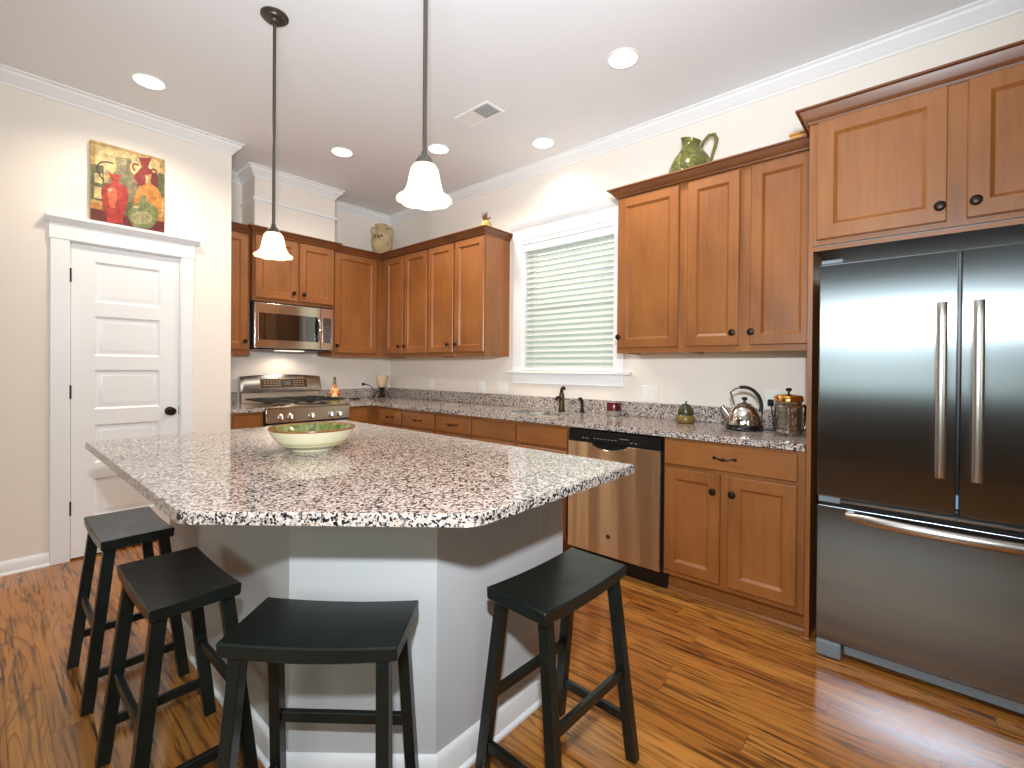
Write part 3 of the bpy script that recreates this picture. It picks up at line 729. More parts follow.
def strip(mb, y0, y1, z0, z1, d0, d1, n=8):
    bm = mb.bm; rows = []
    for k in range(n+1):
        y = y0+(y1-y0)*k/n
        rows.append([bm.verts.new((face_x(y, z)+d, y, z)) for z, d in ((z0, d0), (z0, d1), (z1, d1), (z1, d0))])
    fs = []
    for p, q in zip(rows, rows[1:]):
        for k in range(4): fs.append(bm.faces.new((p[k], p[(k+1) % 4], q[(k+1) % 4], q[k])))
    fs.append(bm.faces.new(rows[0][::-1])); fs.append(bm.faces.new(rows[-1])); bmesh.ops.recalc_face_normals(bm, faces=fs)
strip(dsp, dy0, dy1, 1.055, 1.135, .0003, .0035)
ds = obj('display_panel', dsp, mat('smoked_brown_panel', lin(104, 88, 72), .18, .6), con)
bt = MB()
for k in range(6):
    for z in (1.070, 1.092, 1.112): strip(bt, -1.425+k*.026, -1.407+k*.026, z, z+.010, .0036, .0046, 1)
for k in range(4):
    for z in (1.070, 1.092, 1.112): strip(bt, -1.155+k*.028, -1.137+k*.028, z, z+.010, .0036, .0046, 1)
obj('buttons', bt, mat('tan_button_print', lin(138, 120, 98), .4), ds)
cl = MB(); strip(cl, -1.262, -1.175, 1.078, 1.116, .0036, .0044, 2); obj('clock_window', cl, M_glassblack, ds)

# ---- microwave
MY0, MY1, MXF = -1.606, -.9005, .385; MZ0, MZ1 = 1.4145, 1.8065
t = thing('microwave', 'stainless over-the-range microwave reflecting the window blind', 'microwave', (.19, -1.253, MZ0))
obj('case', MB().box(.0025, .352, MY0+.004, MY1-.004, MZ0+.010, 1.8195, .002), mat('dark_blue_grey_case', lin(52, 56, 70), .45), t)
obj('door', MB().box(.3525, MXF, MY0, -1.0275, MZ0, MZ1, .004, 2), M_steelm, t)
obj('door_window', MB().box(MXF+.0002, MXF+.003, -1.5785, -1.0800, 1.486, 1.7195, .002), M_glassblack, t)
obj('control_side', MB().box(.3525, MXF, -1.0265, MY1, MZ0, MZ1, .004, 2), M_steelm, t)
obj('keypad', MB().box(MXF+.0002, MXF+.003, -1.0050, -.9180, 1.484, 1.7180, .002), M_glassblack, t)
kp = MB()
for i in range(3):
    for j in range(6): kp.box(MXF+.0031, MXF+.0036, -.993+i*.023, -.979+i*.023, 1.505+j*.025, 1.515+j*.025)
obj('key_marks', kp, mat('dim_grey_print', lin(96, 96, 100), .5), t)
hp = [(MXF+.001, -1.053, 1.512), (MXF+.030, -1.053, 1.520), (MXF+.044, -1.053, 1.56), (MXF+.048, -1.053, 1.605), (MXF+.044, -1.053, 1.65), (MXF+.030, -1.053, 1.692), (MXF+.001, -1.053, 1.700)]
obj('handle', MB().tube(hp, [.010, .012, .013, .013, .013, .012, .010], 12), M_chrome, t)
obj('black_strip', MB().box(MXF+.0002, MXF+.0028, -1.079, -1.046, 1.486, 1.7190), M_blackp, t)
bd = MB().lathe([(0, .0012), (.0095, .0012), (.011, .0008), (.0125, .0016), (.014, .0016), (.0145, 0)], (0, 0, 0), 24, Matrix.Translation((MXF+.0003, -1.250, 1.764)) @ Matrix.Rotation(R(90), 4, 'Y'))
obj('badge', bd, mat('dull_grey_badge', lin(130, 118, 100), .35, .8), t, label='small round monogram badge')
obj('underside_vent', MB().box(.05, .34, MY0+.03, MY1-.03, MZ0-.012, MZ0+.009, .003), M_black, t)
obj('cooktop_lamp', MB().box(.16, .30, -1.36, -1.14, MZ0-.020, MZ0-.0125, .002), emit('lit_hood_lens', (1, .9, .72, 1), 1.2), t)
light('cooktop_bulb', 'SPOT', (.20, -1.25, MZ0-.03), 6, WARM, aim=(.16, -1.25, .9), spot_size=R(165), spot_blend=.5, shadow_soft_size=.04)

# ================================================================== ISLAND
IB = [(1.945, -1.640), (1.945, -2.547), (3.283, -2.547), (3.615, -2.2575), (3.615, -1.614), (2.6, -1.614), (2.6, -1.640)]
t = thing('kitchen_island', 'pale grey panelled island base with a clipped front corner', 'kitchen island', (2.8, -2.1, 0))
obj('base', MB().prism(IB, .001, .8805), M_island, t)
obj('baseboard', MB().sweep([(1.945, -1.650), (1.945, -2.547), (3.283, -2.547), (3.615, -2.2575), (3.615, -1.614)],
    [(.0004, .001), (.022, .001), (.022, .010), (.016, .018), (.013, .020), (.013, .085), (.008, .098), (.003, .104), (.0004, .104)]), M_white, t, label='white baseboard around the island')
ol = thing('outlet', 'grey outlet plate high on the island end under the counter overhang', 'outlet', (3.6155, -1.732, .69))
obj('cover_plate', MB().box(3.6153, 3.6205, -1.768, -1.696, .632, .748, .003), M_island, ol)
for z in (.668, .712):
    obj('socket', MB().box(3.6207, 3.6225, -1.748, -1.716, z-.014, z+.014, .004), M_island, ol)
IC = [(1.906, -1.608), (1.906, -2.850), (3.378, -2.850), (3.404, -2.839), (3.905, -2.403), (3.919, -2.375), (3.919, -1.608)]
tag(recenter(obj('countertop', MB().prism(IC, .8815, .914, .004, 2), M_granite)), 'large speckled granite island top with a clipped corner, green bowl on it', 'countertop')

# ================================================================== STOOLS
def make_stool(x, y, rz, label):
    t = thing('bar_stool', label, 'stool', (0, 0, 0), None)
    mb = MB(); bm = mb.bm; L, W, T = .2125, .1120, .036; n = 18; rows = []
    for i in range(n+1):
        s = i/n*2-1; xx = s*L; dip = -.008*(1-s*s); zt = .612+dip; zb = zt-T-.004*(1-s*s)
        e = .004
        rows.append([bm.verts.new((xx, yy, z)) for yy, z in ((-W+e, zt), (-W, zt-e), (-W+.002, zb+e), (-W+e+.002, zb), (W-e-.002, zb), (W-.002, zb+e), (W, zt-e), (W-e, zt))])
    fs = []
    for p, q in zip(rows, rows[1:]):
        for k in range(8): fs.append(bm.faces.new((p[k], p[(k+1) % 8], q[(k+1) % 8], q[k])))
    fs.append(bm.faces.new(rows[0][::-1])); fs.append(bm.faces.new(rows[-1]))
    bmesh.ops.recalc_face_normals(bm, faces=fs)
    ends = [e for f in fs[-2:] for e in f.edges]
    bmesh.ops.bevel(bm, geom=ends, offset=.003, segments=1, profile=.5, affect='EDGES')
    obj('seat', mb, M_stool, t)
    ax, ay, zt, bx, by = .174, .082, .573, .1965, .1475
    P = lambda sx, sy, z: Vector((sx*(bx+(ax-bx)*z/zt), sy*(by+(ay-by)*z/zt), z))
    for sx in (-1, 1):
        for sy in (-1, 1):
            obj('leg', MB().bar(P(sx, sy, .001), P(sx, sy, zt+.008), .036, .030, up=(1, 0, 0), w2=.036, h2=.030, bev=.002), M_stool, t)
    for sy in (-1, 1):
        a, b = P(-1, sy, .277), P(1, sy, .277); obj('long_stretcher', MB().bar(a+Vector((.016, 0, 0)), b-Vector((.016, 0, 0)), .018, .030, bev=.002), M_stool, t)
    for sx in (-1, 1):
        a, b = P(sx, -1, .128), P(sx, 1, .128); obj('short_stretcher', MB().bar(a+Vector((0, .018, 0)), b-Vector((0, .018, 0)), .018, .030, bev=.002), M_stool, t)
    t.location = (x, y, 0); t.rotation_euler = (0, 0, R(rz)); t['group'] = 'black saddle stools around the island'
    return t
def dup(root, x, y, rz, label):
    r = root.copy(); C.objects.link(r); r.location = (x, y, 0); r.rotation_euler = (0, 0, R(rz)); r['label'] = label
    for ch in list(root.children):
        c = ch.copy(); C.objects.link(c); c.parent = r
    return r
s0 = make_stool(2.251, -2.757, 0, 'black saddle-seat bar stool nearest the white pantry door')
dup(s0, 2.967, -2.754, .4, 'black saddle-seat bar stool at the long left side of the island, nearer the camera')
dup(s0, 3.560, -2.573, 40.1, 'black saddle-seat bar stool in front of the clipped island corner, seat facing the camera')
dup(s0, 3.851, -1.960, -91.5, 'black saddle-seat bar stool at the right end of the island, towards the dishwasher')

# ================================================================== LAMPS
def pendant(x, y, label):
    Z_ = lambda z: 1.799+(z-1.784)*.80
    t = thing('pendant_light', label, 'pendant lamp', (x, y, H), 'pendant lamps over the island')
    obj('canopy', MB().lathe([(0, -.0005), (.064, -.0005), (.064, -.006), (.056, -.012), (.050, -.014), (.046, -.020), (.022, -.024), (.018, -.034), (0, -.036)], (x, y, H), 32), M_rod, t)
    obj('rod', MB().tube([(x, y, H-.034), (x, y, Z_(1.978))], .0075, 10), M_rod, t)
    obj('socket_cap', MB().lathe([(r_, Z_(z_)) for r_, z_ in [(0, 1.985), (.010, 1.985), (.012, 1.972), (.018, 1.966), (.026, 1.952), (.032, 1.936), (.033, 1.930), (0, 1.930)]], (x, y, 0), 28), M_rod, t)
    prof_ = [(r_*.95, Z_(z_)) for r_, z_ in [(.030, 1.932), (.038, 1.928), (.046, 1.914), (.0505, 1.892), (.054, 1.866), (.0585, 1.842), (.0635, 1.826), (.071, 1.812), (.081, 1.802), (.0905, 1.795), (.0945, 1.789), (.0935, 1.785), (.090, 1.788)]]
    def wv(r, z, a):
        k = max(0, (1.818-z)/.02); q = abs(math.cos(4*a))
        return r*(1+.022*k*(q-.6)), z-.004*k*(q-.6)
    obj('lamp_shade', MB().lathe(prof_, (x, y, 0), 64, wave=wv), M_shade, t, 60)
    obj('bulb', MB().ball((x, y, 1.862), .022, (1, 1, 1.25), 16, 10), M_bulb, t)
    o = light('pendant_bulb', 'POINT', (x, y, 1.838), 3.0, WARM, shadow_soft_size=.03)
    return t
pendant(2.262, -2.195, 'bell-shaped glass pendant lamp on a bronze rod, the farther one, left')
pendant(3.462, -2.195, 'bell-shaped glass pendant lamp on a bronze rod, nearer the camera')
CL = ['recessed ceiling light nearest the pantry wall', 'recessed ceiling light in front of the range soffit', 'recessed ceiling light above the right side, nearest the fridge', 'recessed ceiling light close to the wall above the window', 'recessed ceiling light behind the nearer pendant shade']
for (x, y), lb in zip(CANS, CL):
    t = thing('ceiling_light', lb, 'ceiling light', (x, y, H), 'recessed ceiling lights')
    obj('trim_ring', MB().lathe([(.076, -.0006), (.092, -.0006), (.092, -.003), (.088, -.005), (.079, -.005), (.076, -.003)], (x, y, H), 40), M_white, t)
    obj('diffuser', MB().lathe([(0, -.0012), (.0758, -.0012), (.0758, -.0035), (0, -.0045)], (x, y, H), 40), M_can, t)
t = thing('air_vent', 'white rectangular ceiling vent with a louvred grille', 'vent', (2.385, -.898, H))
vm = Matrix.Translation((2.385, -.898, 0)) @ Matrix.Rotation(R(0), 4, 'Z')
VX0, VX1, VY0, VY1 = 2.225, 2.545, -.985, -.812
obj('frame', MB().box(VX0, VX0+.02, VY0, VY1, H-.008, H-.0006, .002).box(VX1-.02, VX1, VY0, VY1, H-.008, H-.0006, .002).box(VX0+.02, VX1-.02, VY0, VY0+.02, H-.008, H-.0006, .002).box(VX0+.02, VX1-.02, VY1-.02, VY1, H-.008, H-.0006, .002), M_white, t)
obj('backing', MB().box(VX0+.02, VX1-.02, VY0+.02, VY1-.02, H-.0025, H-.0008), mat('vent_shadow', lin(70, 68, 66), .8), t)
vs = MB()
for k in range(9):
    x = VX0+.03+k*.0155; vs.bar((x, VY0+.021, H-.0058), (x, VY1-.021, H-.0058), .0012, .013, up=(.85, 0, .5))
obj('louvres', MB().box(VX0+.02, VX0+.165, VY0+.02, VY1-.02, H-.007, H-.003), M_white, t)
ls = MB()
for k in range(7):
    y = VY0+.032+k*.0185; ls.bar((VX0+.166, y, H-.0055), (VX1-.021, y, H-.0055), .004, .003)
obj('slats', ls, M_white, t); vs.bm.free()

# ================================================================== THINGS ON THE COUNTERS AND CABINETS
# green bowl on the island
def stripes(name, stops, rough=.18, axis=2, coord='Object', k=1.0):
    m = mat(name, (1, 1, 1, 1), rough); t = NT(m); tc = t.node('ShaderNodeTexCoord'); sp = t.node('ShaderNodeSeparateXYZ'); t.l.new(tc.outputs[coord], sp.inputs[0])
    n = t.noise(tc.outputs[coord], 40, 2)
    f = t.math('ADD', t.math('MULTIPLY', sp.outputs[axis], k), t.math('MULTIPLY', t.math('SUBTRACT', n, .5), .04))
    t.l.new(t.ramp(f, stops), t.b.inputs['Base Color']); return m
b = thing('bowl', 'wide cream and green glazed bowl with a brown rim on the island', 'bowl', (2.800, -2.248, .9146))
bc = (2.800, -2.248, .9146)
obj('outside', MB().lathe([(0, .004), (.074, .004), (.076, 0), (.082, 0), (.086, .008), (.104, .016), (.124, .026), (.126, .030), (.142, .046), (.144, .050), (.155, .066), (.1645, .0854)], bc, 56),
    stripes('cream_glaze', [(.0, lin(222, 216, 184)), (.30, lin(222, 217, 186)), (.34, lin(188, 182, 134)), (.40, lin(196, 190, 142)), (.46, lin(224, 217, 182)), (.86, lin(228, 220, 190)), (1, lin(222, 206, 160))], k=11), b)
obj('rim', MB().lathe([(0.1641, 0.0854), (0.1674, 0.0897), (0.1669, 0.0926), (0.1623, 0.0931), (0.1562, 0.0897)], bc, 56), mat('brown_rim_glaze', lin(140, 88, 40), .2), b, label='brown rim')
m_in = mat('green_glaze', lin(142, 166, 84), .12); q = NT(m_in); v = q.coord((55, 55, 55)); q.l.new(q.ramp(q.noise(v, 1, 3), [(.3, lin(74, 82, 38)), (.55, lin(116, 120, 64)), (.8, lin(160, 156, 104))]), q.b.inputs['Base Color'])
obj('inside', MB().lathe([(0.1562, 0.0897), (0.1469, 0.0737), (0.1302, 0.0543), (0.1097, 0.0369), (0.0837, 0.0233), (0.0465, 0.0136), (0.0000, 0.0116)], bc, 56), m_in, b, label='green glazed inside')

# electric kettle
kc = (3.920, -.265, .9146)
t = thing('kettle', 'polished dome kettle with a black arched handle on its base', 'kettle', kc)
obj('power_base', MB().lathe([(0, 0), (.106, 0), (.112, .004), (.112, .014), (.108, .018), (0, .018)], kc, 40), M_blackp, t)
kb = obj('body', MB().lathe([(0, .0185), (.104, .0185), (.106, .030), (.1065, .034), (.104, .058), (.098, .085), (.088, .112), (.074, .136), (.056, .154), (.044, .160), (0, .161)], kc, 48), M_chrome, t)
obj('band', MB().lathe([(.1062, .0190), (.1085, .0190), (.1085, .034), (.1066, .035)], kc, 48), M_blackp, kb)
ld = obj('lid', MB().lathe([(.046, .1605), (.047, .164), (.038, .170), (.018, .176), (0, .177)], kc, 40), M_chrome, t)
obj('knob', MB().lathe([(0, .1772), (.008, .1772), (.007, .186), (.016, .192), (.018, .200), (.014, .208), (0, .211)], kc, 24), M_blackp, ld)
d = Vector((-.93, -.36, 0)).normalized(); K = Vector(kc)
obj('spout', MB().tube([K+d*.086+Vector((0, 0, .085)), K+d*.106+Vector((0, 0, .112)), K+d*.124+Vector((0, 0, .136)), K+d*.134+Vector((0, 0, .150))], [.026, .019, .014, .013], 14), M_chrome, t)
hd = MB(); pts = []; rs = []
for k in range(19):
    a = R(-15+150*k/18); pts.append(K-d*(.105*math.cos(a)-.008)+Vector((0, 0, .150+.122*math.sin(a)))); rs.append(.0115 if k < 15 else .010)
hd.tube(pts[:15], rs[:15], 12, .8)
hh = obj('handle', hd, M_blackp, t)
obj('handle_arm', MB().tube(pts[14:]+[K+d*.058+Vector((0, 0, .156))], .0055, 10).tube([pts[0], K-d*.096+Vector((0, 0, .100))], [.010, .012], 10), M_chrome, hh)
for o in list(t.children_recursive): o.data.transform(Matrix.Scale(.89, 4))
# kettle cord
pts = [K+Vector((.103, .02, .008)), K+Vector((.135, .03, .0045)), K+Vector((.140, .07, .0045)), K+Vector((.125, .12, .020)), K+Vector((.105, .18, .070)), K+Vector((.088, .228, .125)), K+Vector((.082, .236, .138))]
tag(obj('power_cord', MB().tube(pts, .0035, 8).box(3.986, 4.016, -.040, -.0080, 1.042, 1.080, .004), M_blackp, None), 'black kettle cord rising to a plug on the wall by the glass jar', 'cord')
# glass press
jc = (4.158, -.352, .9146)
t = thing('coffee_press', 'glass and brass coffee press beside the kettle', 'coffee press', jc)
obj('glass_jar', MB().lathe([(.058, .004), (.062, .010), (.062, .172), (.0645, .178), (.0625, .178), (.060, .172), (.060, .012), (.056, .006), (0, .006), (0, .004), (.058, .004)], jc, 40), M_jarglass, t)
fr = MB()
fr.lathe([(.0630, .022), (.0655, .022), (.0655, .032), (.0630, .032)], jc, 40).lathe([(.0630, .150), (.0655, .150), (.0655, .160), (.0630, .160)], jc, 40)
for a in (20, 110, 200, 290):
    c, s_ = math.cos(R(a)), math.sin(R(a)); J = Vector(jc)
    fr.bar(J+Vector((c*.0645, s_*.0645, 0)), J+Vector((c*.0645, s_*.0645, .160)), .010, .003, up=(c, s_, 0))
obj('frame', fr, M_chrome, t)
obj('coffee_plunger', MB().lathe([(0, .050), (.057, .050), (.057, .056), (0, .056)], jc, 32).lathe([(0, .056), (.003, .056), (.003, .200), (0, .200)], jc, 10), M_chrome, t)
ld = obj('lid', MB().lathe([(.0655, .1785), (.0680, .180), (.0680, .198), (.062, .208), (.045, .214), (.012, .217), (0, .217)], jc, 40), M_gold, t, label='brass lid')
obj('knob', MB().lathe([(0, .2172), (.006, .2172), (.005, .228), (.013, .233), (.015, .240), (.012, .247), (0, .249)], jc, 20), M_bronze, ld)
J = Vector(jc); hdv = Vector((.72, .69, 0)).normalized()
obj('handle', MB().tube([J+hdv*.066+Vector((0, 0, .155)), J+hdv*.085+Vector((0, 0, .155)), J+hdv*.094+Vector((0, 0, .14)), J+hdv*.094+Vector((0, 0, .05)), J+hdv*.085+Vector((0, 0, .028)), J+hdv*.066+Vector((0, 0, .027))], .008, 10), M_blackp, t)
# ceramic pear figure
pc = (3.557, -.198, .9146)
t = thing('pear_figurine', 'small green and brown ceramic pear-shaped pot on the counter', 'figurine', pc)
obj('body', MB().lathe([(0, 0), (.046, 0), (.056, .008), (.059, .022), (.057, .040), (.050, .050), (.046, .056), (.047, .062), (.047, .078), (.042, .096), (.031, .112), (.018, .122), (0, .125)], pc, 36),
    stripes('mossy_glaze', [(0, lin(104, 82, 36)), (.36, lin(118, 96, 42)), (.44, lin(58, 58, 28)), (1, lin(58, 66, 38))], .25, k=8), t)
obj('stem', MB().tube([Vector(pc)+Vector((0, 0, .1255)), Vector(pc)+Vector((.002, 0, .134)), Vector(pc)+Vector((.007, 0, .141))], [.006, .005, .004], 8), M_iron, t)
# candle
cc = (2.992, -.098, .9146)
t = thing('candle_jar', 'short glass candle with a dark red top beside the sink', 'candle', cc)
obj('glass', MB().lathe([(0, 0), (.048, 0), (.051, .004), (.051, .036), (0, .036)], cc, 36), mat('grey_green_wax_glass', lin(138, 132, 118), .12), t)
obj('red_wax', MB().lathe([(0, .0362), (.052, .0362), (.0525, .042), (.0525, .092), (.049, .098), (0, .098)], cc, 36), mat('dark_red_wax', lin(84, 18, 22), .2), t, label='dark red upper part')
# faucet
fc = Vector((2.528, -.102, .9146))
t = thing('faucet', 'oil-rubbed bronze faucet with a low spout behind the sink', 'faucet', fc)
obj('base_ring', MB().lathe([(0, 0), (.027, 0), (.027, .006), (.022, .010), (0, .010)], fc, 28), M_bronze, t)
obj('body', MB().lathe([(0, .0102), (.0245, .0102), (.0240, .040), (.0225, .100), (.0205, .136), (.016, .150), (0, .152)], fc, 24), mat('olive_bronze', lin(76, 64, 38), .35, .6), t)
obj('spout', MB().tube([fc+Vector((0, -.010, .096)), fc+Vector((.004, -.040, .112)), fc+Vector((.008, -.075, .112)), fc+Vector((.010, -.092, .098))], [.0145, .0135, .0125, .012], 12), M_bronze, t)
obj('lever', MB().tube([fc+Vector((0, 0, .1525)), fc+Vector((-.003, .002, .168)), fc+Vector((.002, .004, .186)), fc+Vector((.016, .004, .193)), fc+Vector((.026, .003, .186)), fc+Vector((.026, .002, .170))], [.015, .013, .011, .010, .009, .007], 10), M_bronze, t)
fc = Vector((2.706, -.080, .9146))
t = thing('side_sprayer', 'small dark sprayer standing right of the faucet', 'sprayer', fc)
obj('holder', MB().lathe([(0, 0), (.022, 0), (.022, .005), (.016, .012), (.015, .034), (0, .034)], fc, 24), M_bronze, t)
obj('spray_head', MB().tube([fc+Vector((0, 0, .0345)), fc+Vector((0, 0, .070)), fc+Vector((0, -.002, .092)), fc+Vector((-.006, -.012, .106)), fc+Vector((-.010, -.026, .106))], [.011, .012, .014, .015, .014], 12), M_black, t)
# bottle beside the range
bc = (.150, -.757, .9146)
t = thing('decorative_bottle', 'clear pear-shaped bottle of red and yellow peppers beside the range', 'bottle', bc)
gm = mat('pickled_peppers_in_oil', lin(220, 160, 70), .08); q = NT(gm); v = q.coord((22, 22, 17)); tc = q.node('ShaderNodeTexCoord'); sp = q.node('ShaderNodeSeparateXYZ'); q.l.new(tc.outputs['Object'], sp.inputs[0])
nn = q.noise(v, 1.3, 2, .4, 0, 'Color'); vr = q.node('ShaderNodeTexVoronoi'); q.l.new(v, vr.inputs['Vector']); vr.inputs['Scale'].default_value = 1.6; s3 = q.node('ShaderNodeSeparateColor'); q.l.new(vr.outputs['Color'], s3.inputs[0])
cA = q.ramp(s3.outputs[0], [(0, lin(196, 84, 44)), (.22, lin(236, 190, 122)), (.55, lin(226, 140, 72)), (.72, lin(240, 214, 156))], 'CONSTANT')
cB = q.mix(q.math('LESS_THAN', sp.outputs[2], .035), cA, lin(126, 140, 60)); q.l.new(cB, q.b.inputs['Base Color'])
obj('bottle_body', MB().lathe([(0, 0), (.044, 0), (.050, .008), (.053, .030), (.051, .060), (.044, .092), (.032, .122), (.022, .146), (.018, .158), (0, .158)], bc, 32), gm, t)
obj('neck', MB().lathe([(0, .1582), (.019, .1582), (.015, .172), (.0135, .205), (.016, .208), (.016, .214), (0, .214)], bc, 24), mat('green_bottle_glass', lin(122, 124, 78), .1), t, label='olive green bottle neck')
obj('stopper', MB().lathe([(0, .2142), (.011, .2142), (.013, .232), (0, .236)], bc, 16), mat('dark_cork', lin(96, 80, 52), .7), t)
# flat spoon rest / lid lying beside the bottle
sc_ = (.19, -.55, .9146)
t = thing('spoon_rest', 'small dark flat dish lying on the counter right of the bottle', 'dish', sc_)
obj('dish', MB().lathe([(0, .003), (.030, .003), (.034, 0), (.044, .002), (.060, .010), (.058, .012), (.040, .006), (0, .006)], sc_, 28), mat('brown_ceramic', lin(70, 48, 34), .3), t)
# warmer lamp with cream cup and its cord
lc = Vector((.200, -.232, .9146))
t = thing('table_lamp', 'small lamp with a cream glass cup on dark scrolled feet in the counter corner', 'lamp', lc)
obj('stand', MB().lathe([(0, .012), (.050, .012), (.050, .018), (.030, .026), (.018, .040), (.014, .060), (.022, .072), (.016, .086), (.020, .100), (.040, .112), (.040, .118), (0, .118)], lc, 28), M_bronze, t)
for a in (-55, 35, 125, 215):
    u = Vector((math.cos(R(a)), math.sin(R(a)), 0))
    obj('foot', MB().tube([lc+u*.012+Vector((0, 0, .075)), lc+u*.045+Vector((0, 0, .082)), lc+u*.068+Vector((0, 0, .055)), lc+u*.078+Vector((0, 0, .022)), lc+u*.098+Vector((0, 0, .007)), lc+u*.112+Vector((0, 0, .009))], [.007, .007, .006, .006, .006, .005], 8), M_bronze, t)
obj('cup', MB().lathe([(0, .1185), (.034, .1185), (.046, .140), (.056, .180), (.064, .225), (.069, .252), (.066, .252), (.060, .222), (.052, .180), (.042, .142), (.030, .124), (0, .124)], lc, 36), M_cup, t, 50, label='cream glass cup')
tag(obj('lamp_cord', MB().tube([(.007, -.352, 1.064), (.030, -.345, 1.066), (.075, -.325, 1.058), (.110, -.300, 1.030), (.128, -.285, .985), (.122, -.290, .940), (.110, -.31, .922), (.122, -.345, .9195), (.15, -.36, .9195)], .0045, 8).box(.0055, .030, -.366, -.338, 1.050, 1.078, .004), M_black, None), 'dark cord looping from the corner outlet down to the lamp', 'cord')

# outlets and switches
def outlet_x(x0, x1, z0, z1, label, kind):
    t = thing('outlet' if kind == 'o' else 'light_switch', label, 'outlet' if kind == 'o' else 'switch', ((x0+x1)/2, -.001, (z0+z1)/2))
    obj('cover_plate', MB().box(x0, x1, -.0058, -.0005, z0, z1, .003), M_plate, t)
    cx, cz = (x0+x1)/2, (z0+z1)/2
    if kind == 'o':
        for dz in (-.021, .021): obj('socket', MB().box(cx-.016, cx+.016, -.0075, -.0059, cz+dz-.014, cz+dz+.014, .004), M_plate, t)
    else:
        for dx_ in (-.023, .023): obj('rocker', MB().box(cx+dx_-.016, cx+dx_+.016, -.0085, -.0059, cz-.032, cz+.032, .002), M_plate, t)
outlet_x(.735, .809, 1.025, 1.140, 'white outlet plate on the wall under the corner cabinets', 'o')
outlet_x(1.490, 1.564, 1.025, 1.140, 'white outlet plate on the wall under the cabinet beside the window', 'o')
outlet_x(1.745, 1.865, 1.025, 1.140, 'white double switch plate just left of the window sill', 's')
outlet_x(3.165, 3.285, 1.025, 1.140, 'white double switch plate between window sill and pear figure', 's')
outlet_x(3.964, 4.038, 1.020, 1.140, 'white outlet plate behind the kettle cord', 'o')
t = thing('outlet', 'white outlet plate on the range wall with the lamp cord plugged in', 'outlet', (.001, -.352, 1.064))
obj('cover_plate', MB().box(.0005, .0052, -.389, -.315, 1.020, 1.135, .003), M_plate, t)

# urn on the corner cabinets
uc = Vector((.185, -.235, 2.4057))
um = mat('antique_cream_urn', lin(198, 172, 128), .6); q = NT(um); v = q.coord((12, 12, 12)); q.l.new(q.ramp(q.noise(v, 1, 4, .6), [(.3, lin(170, 142, 100)), (.55, lin(204, 178, 132)), (.8, lin(222, 200, 160))]), q.b.inputs['Base Color'])
t = thing('urn', 'cream two-handled urn with dark painted marks on top of the corner cabinets', 'urn', uc)
obj('body', MB().lathe([(0, 0), (.060, 0), (.066, .010), (.082, .060), (.100, .120), (.112, .180), (.1155, .230), (.112, .275), (.098, .315), (.076, .345), (.064, .358), (.060, .372), (.068, .392), (.076, .404), (.076, .412), (.066, .414), (.054, .400), (0, .395)], uc, 44), um, t)
for s_ in (-1, 1):
    u = Vector((math.cos(R(43)), math.sin(R(43)), 0))*s_
    obj('handle', MB().tube([uc+u*.066+Vector((0, 0, .385)), uc+u*.098+Vector((0, 0, .388)), uc+u*.116+Vector((0, 0, .372)), uc+u*.118+Vector((0, 0, .345)), uc+u*.108+Vector((0, 0, .312)), uc+u*.098+Vector((0, 0, .300))], .0115, 10), um, t)
mk = MB(); fd = Vector((.663, -.749, 0))
rt = Vector((.749, .663, 0))
for dx_, dz, w_, h_ in ((-.050, .262, .010, .022), (-.042, .278, .016, .008), (-.020, .285, .010, .010), (-.004, .262, .012, .026), (.006, .243, .018, .008), (.026, .270, .009, .030), (.036, .262, .006, .016), (-.030, .250, .010, .008)):
    rr = .116 if dz < .28 else .112
    th = math.asin(dx_/rr); nrm = fd*math.cos(th)+rt*math.sin(th); tn = rt*math.cos(th)-fd*math.sin(th)
    rad = {True: .1165, False: .1135}[dz < .27]
    cpt = uc+nrm*rad+Vector((0, 0, dz))
    mk.tube([cpt-nrm*.006-tn*0, cpt+nrm*.0012], [.5*(w_+h_)/1.6]*2, 10)
obj('painted_marks', mk, mat('dark_brown_paint', lin(58, 40, 26), .7), t, label='dark painted marks')
# pineapple
pc = Vector((1.815, -.255, 2.4057))
pm = mat('gold_pineapple', lin(206, 170, 96), .4); q = NT(pm); v = q.coord((34, 34, 34)); vr = q.node('ShaderNodeTexVoronoi'); q.l.new(v, vr.inputs['Vector']); vr.inputs['Scale'].default_value = 1.3
q.l.new(q.ramp(vr.outputs['Distance'], [(.25, lin(226, 196, 124)), (.6, lin(160, 124, 58))]), q.b.inputs['Base Color'])
t = thing('pineapple_ornament', 'small gold pineapple ornament on the cabinet top by the window', 'ornament', pc)
obj('fruit', MB().lathe([(0, 0), (.034, 0), (.048, .016), (.055, .045), (.055, .075), (.047, .104), (.032, .124), (.014, .134), (0, .136)], pc, 28, wave=lambda r, z, a: (r*(1+.05*math.sin(8*a+z*160)*math.sin(8*a-z*160)), z)), pm, t, 60)
lv = MB()
for k in range(11):
    a = k*2.4; rr = .012+.032*(k % 3)/2; zz = .206-.034*(k % 3)/2-.02*(rr > .03)
    u = Vector((math.cos(a), math.sin(a), 0))
    lv.tube([pc+u*.008+Vector((0, 0, .132)), pc+u*rr*.7+Vector((0, 0, .132+(zz-.132)*.6)), pc+u*rr*1.25+Vector((0, 0, zz))], [.008, .009, .0015], 6, .5)
obj('leaf_crown', lv, mat('brown_bronze_leaves', lin(96, 60, 40), .5), t, label='brown bronze leaf crown')
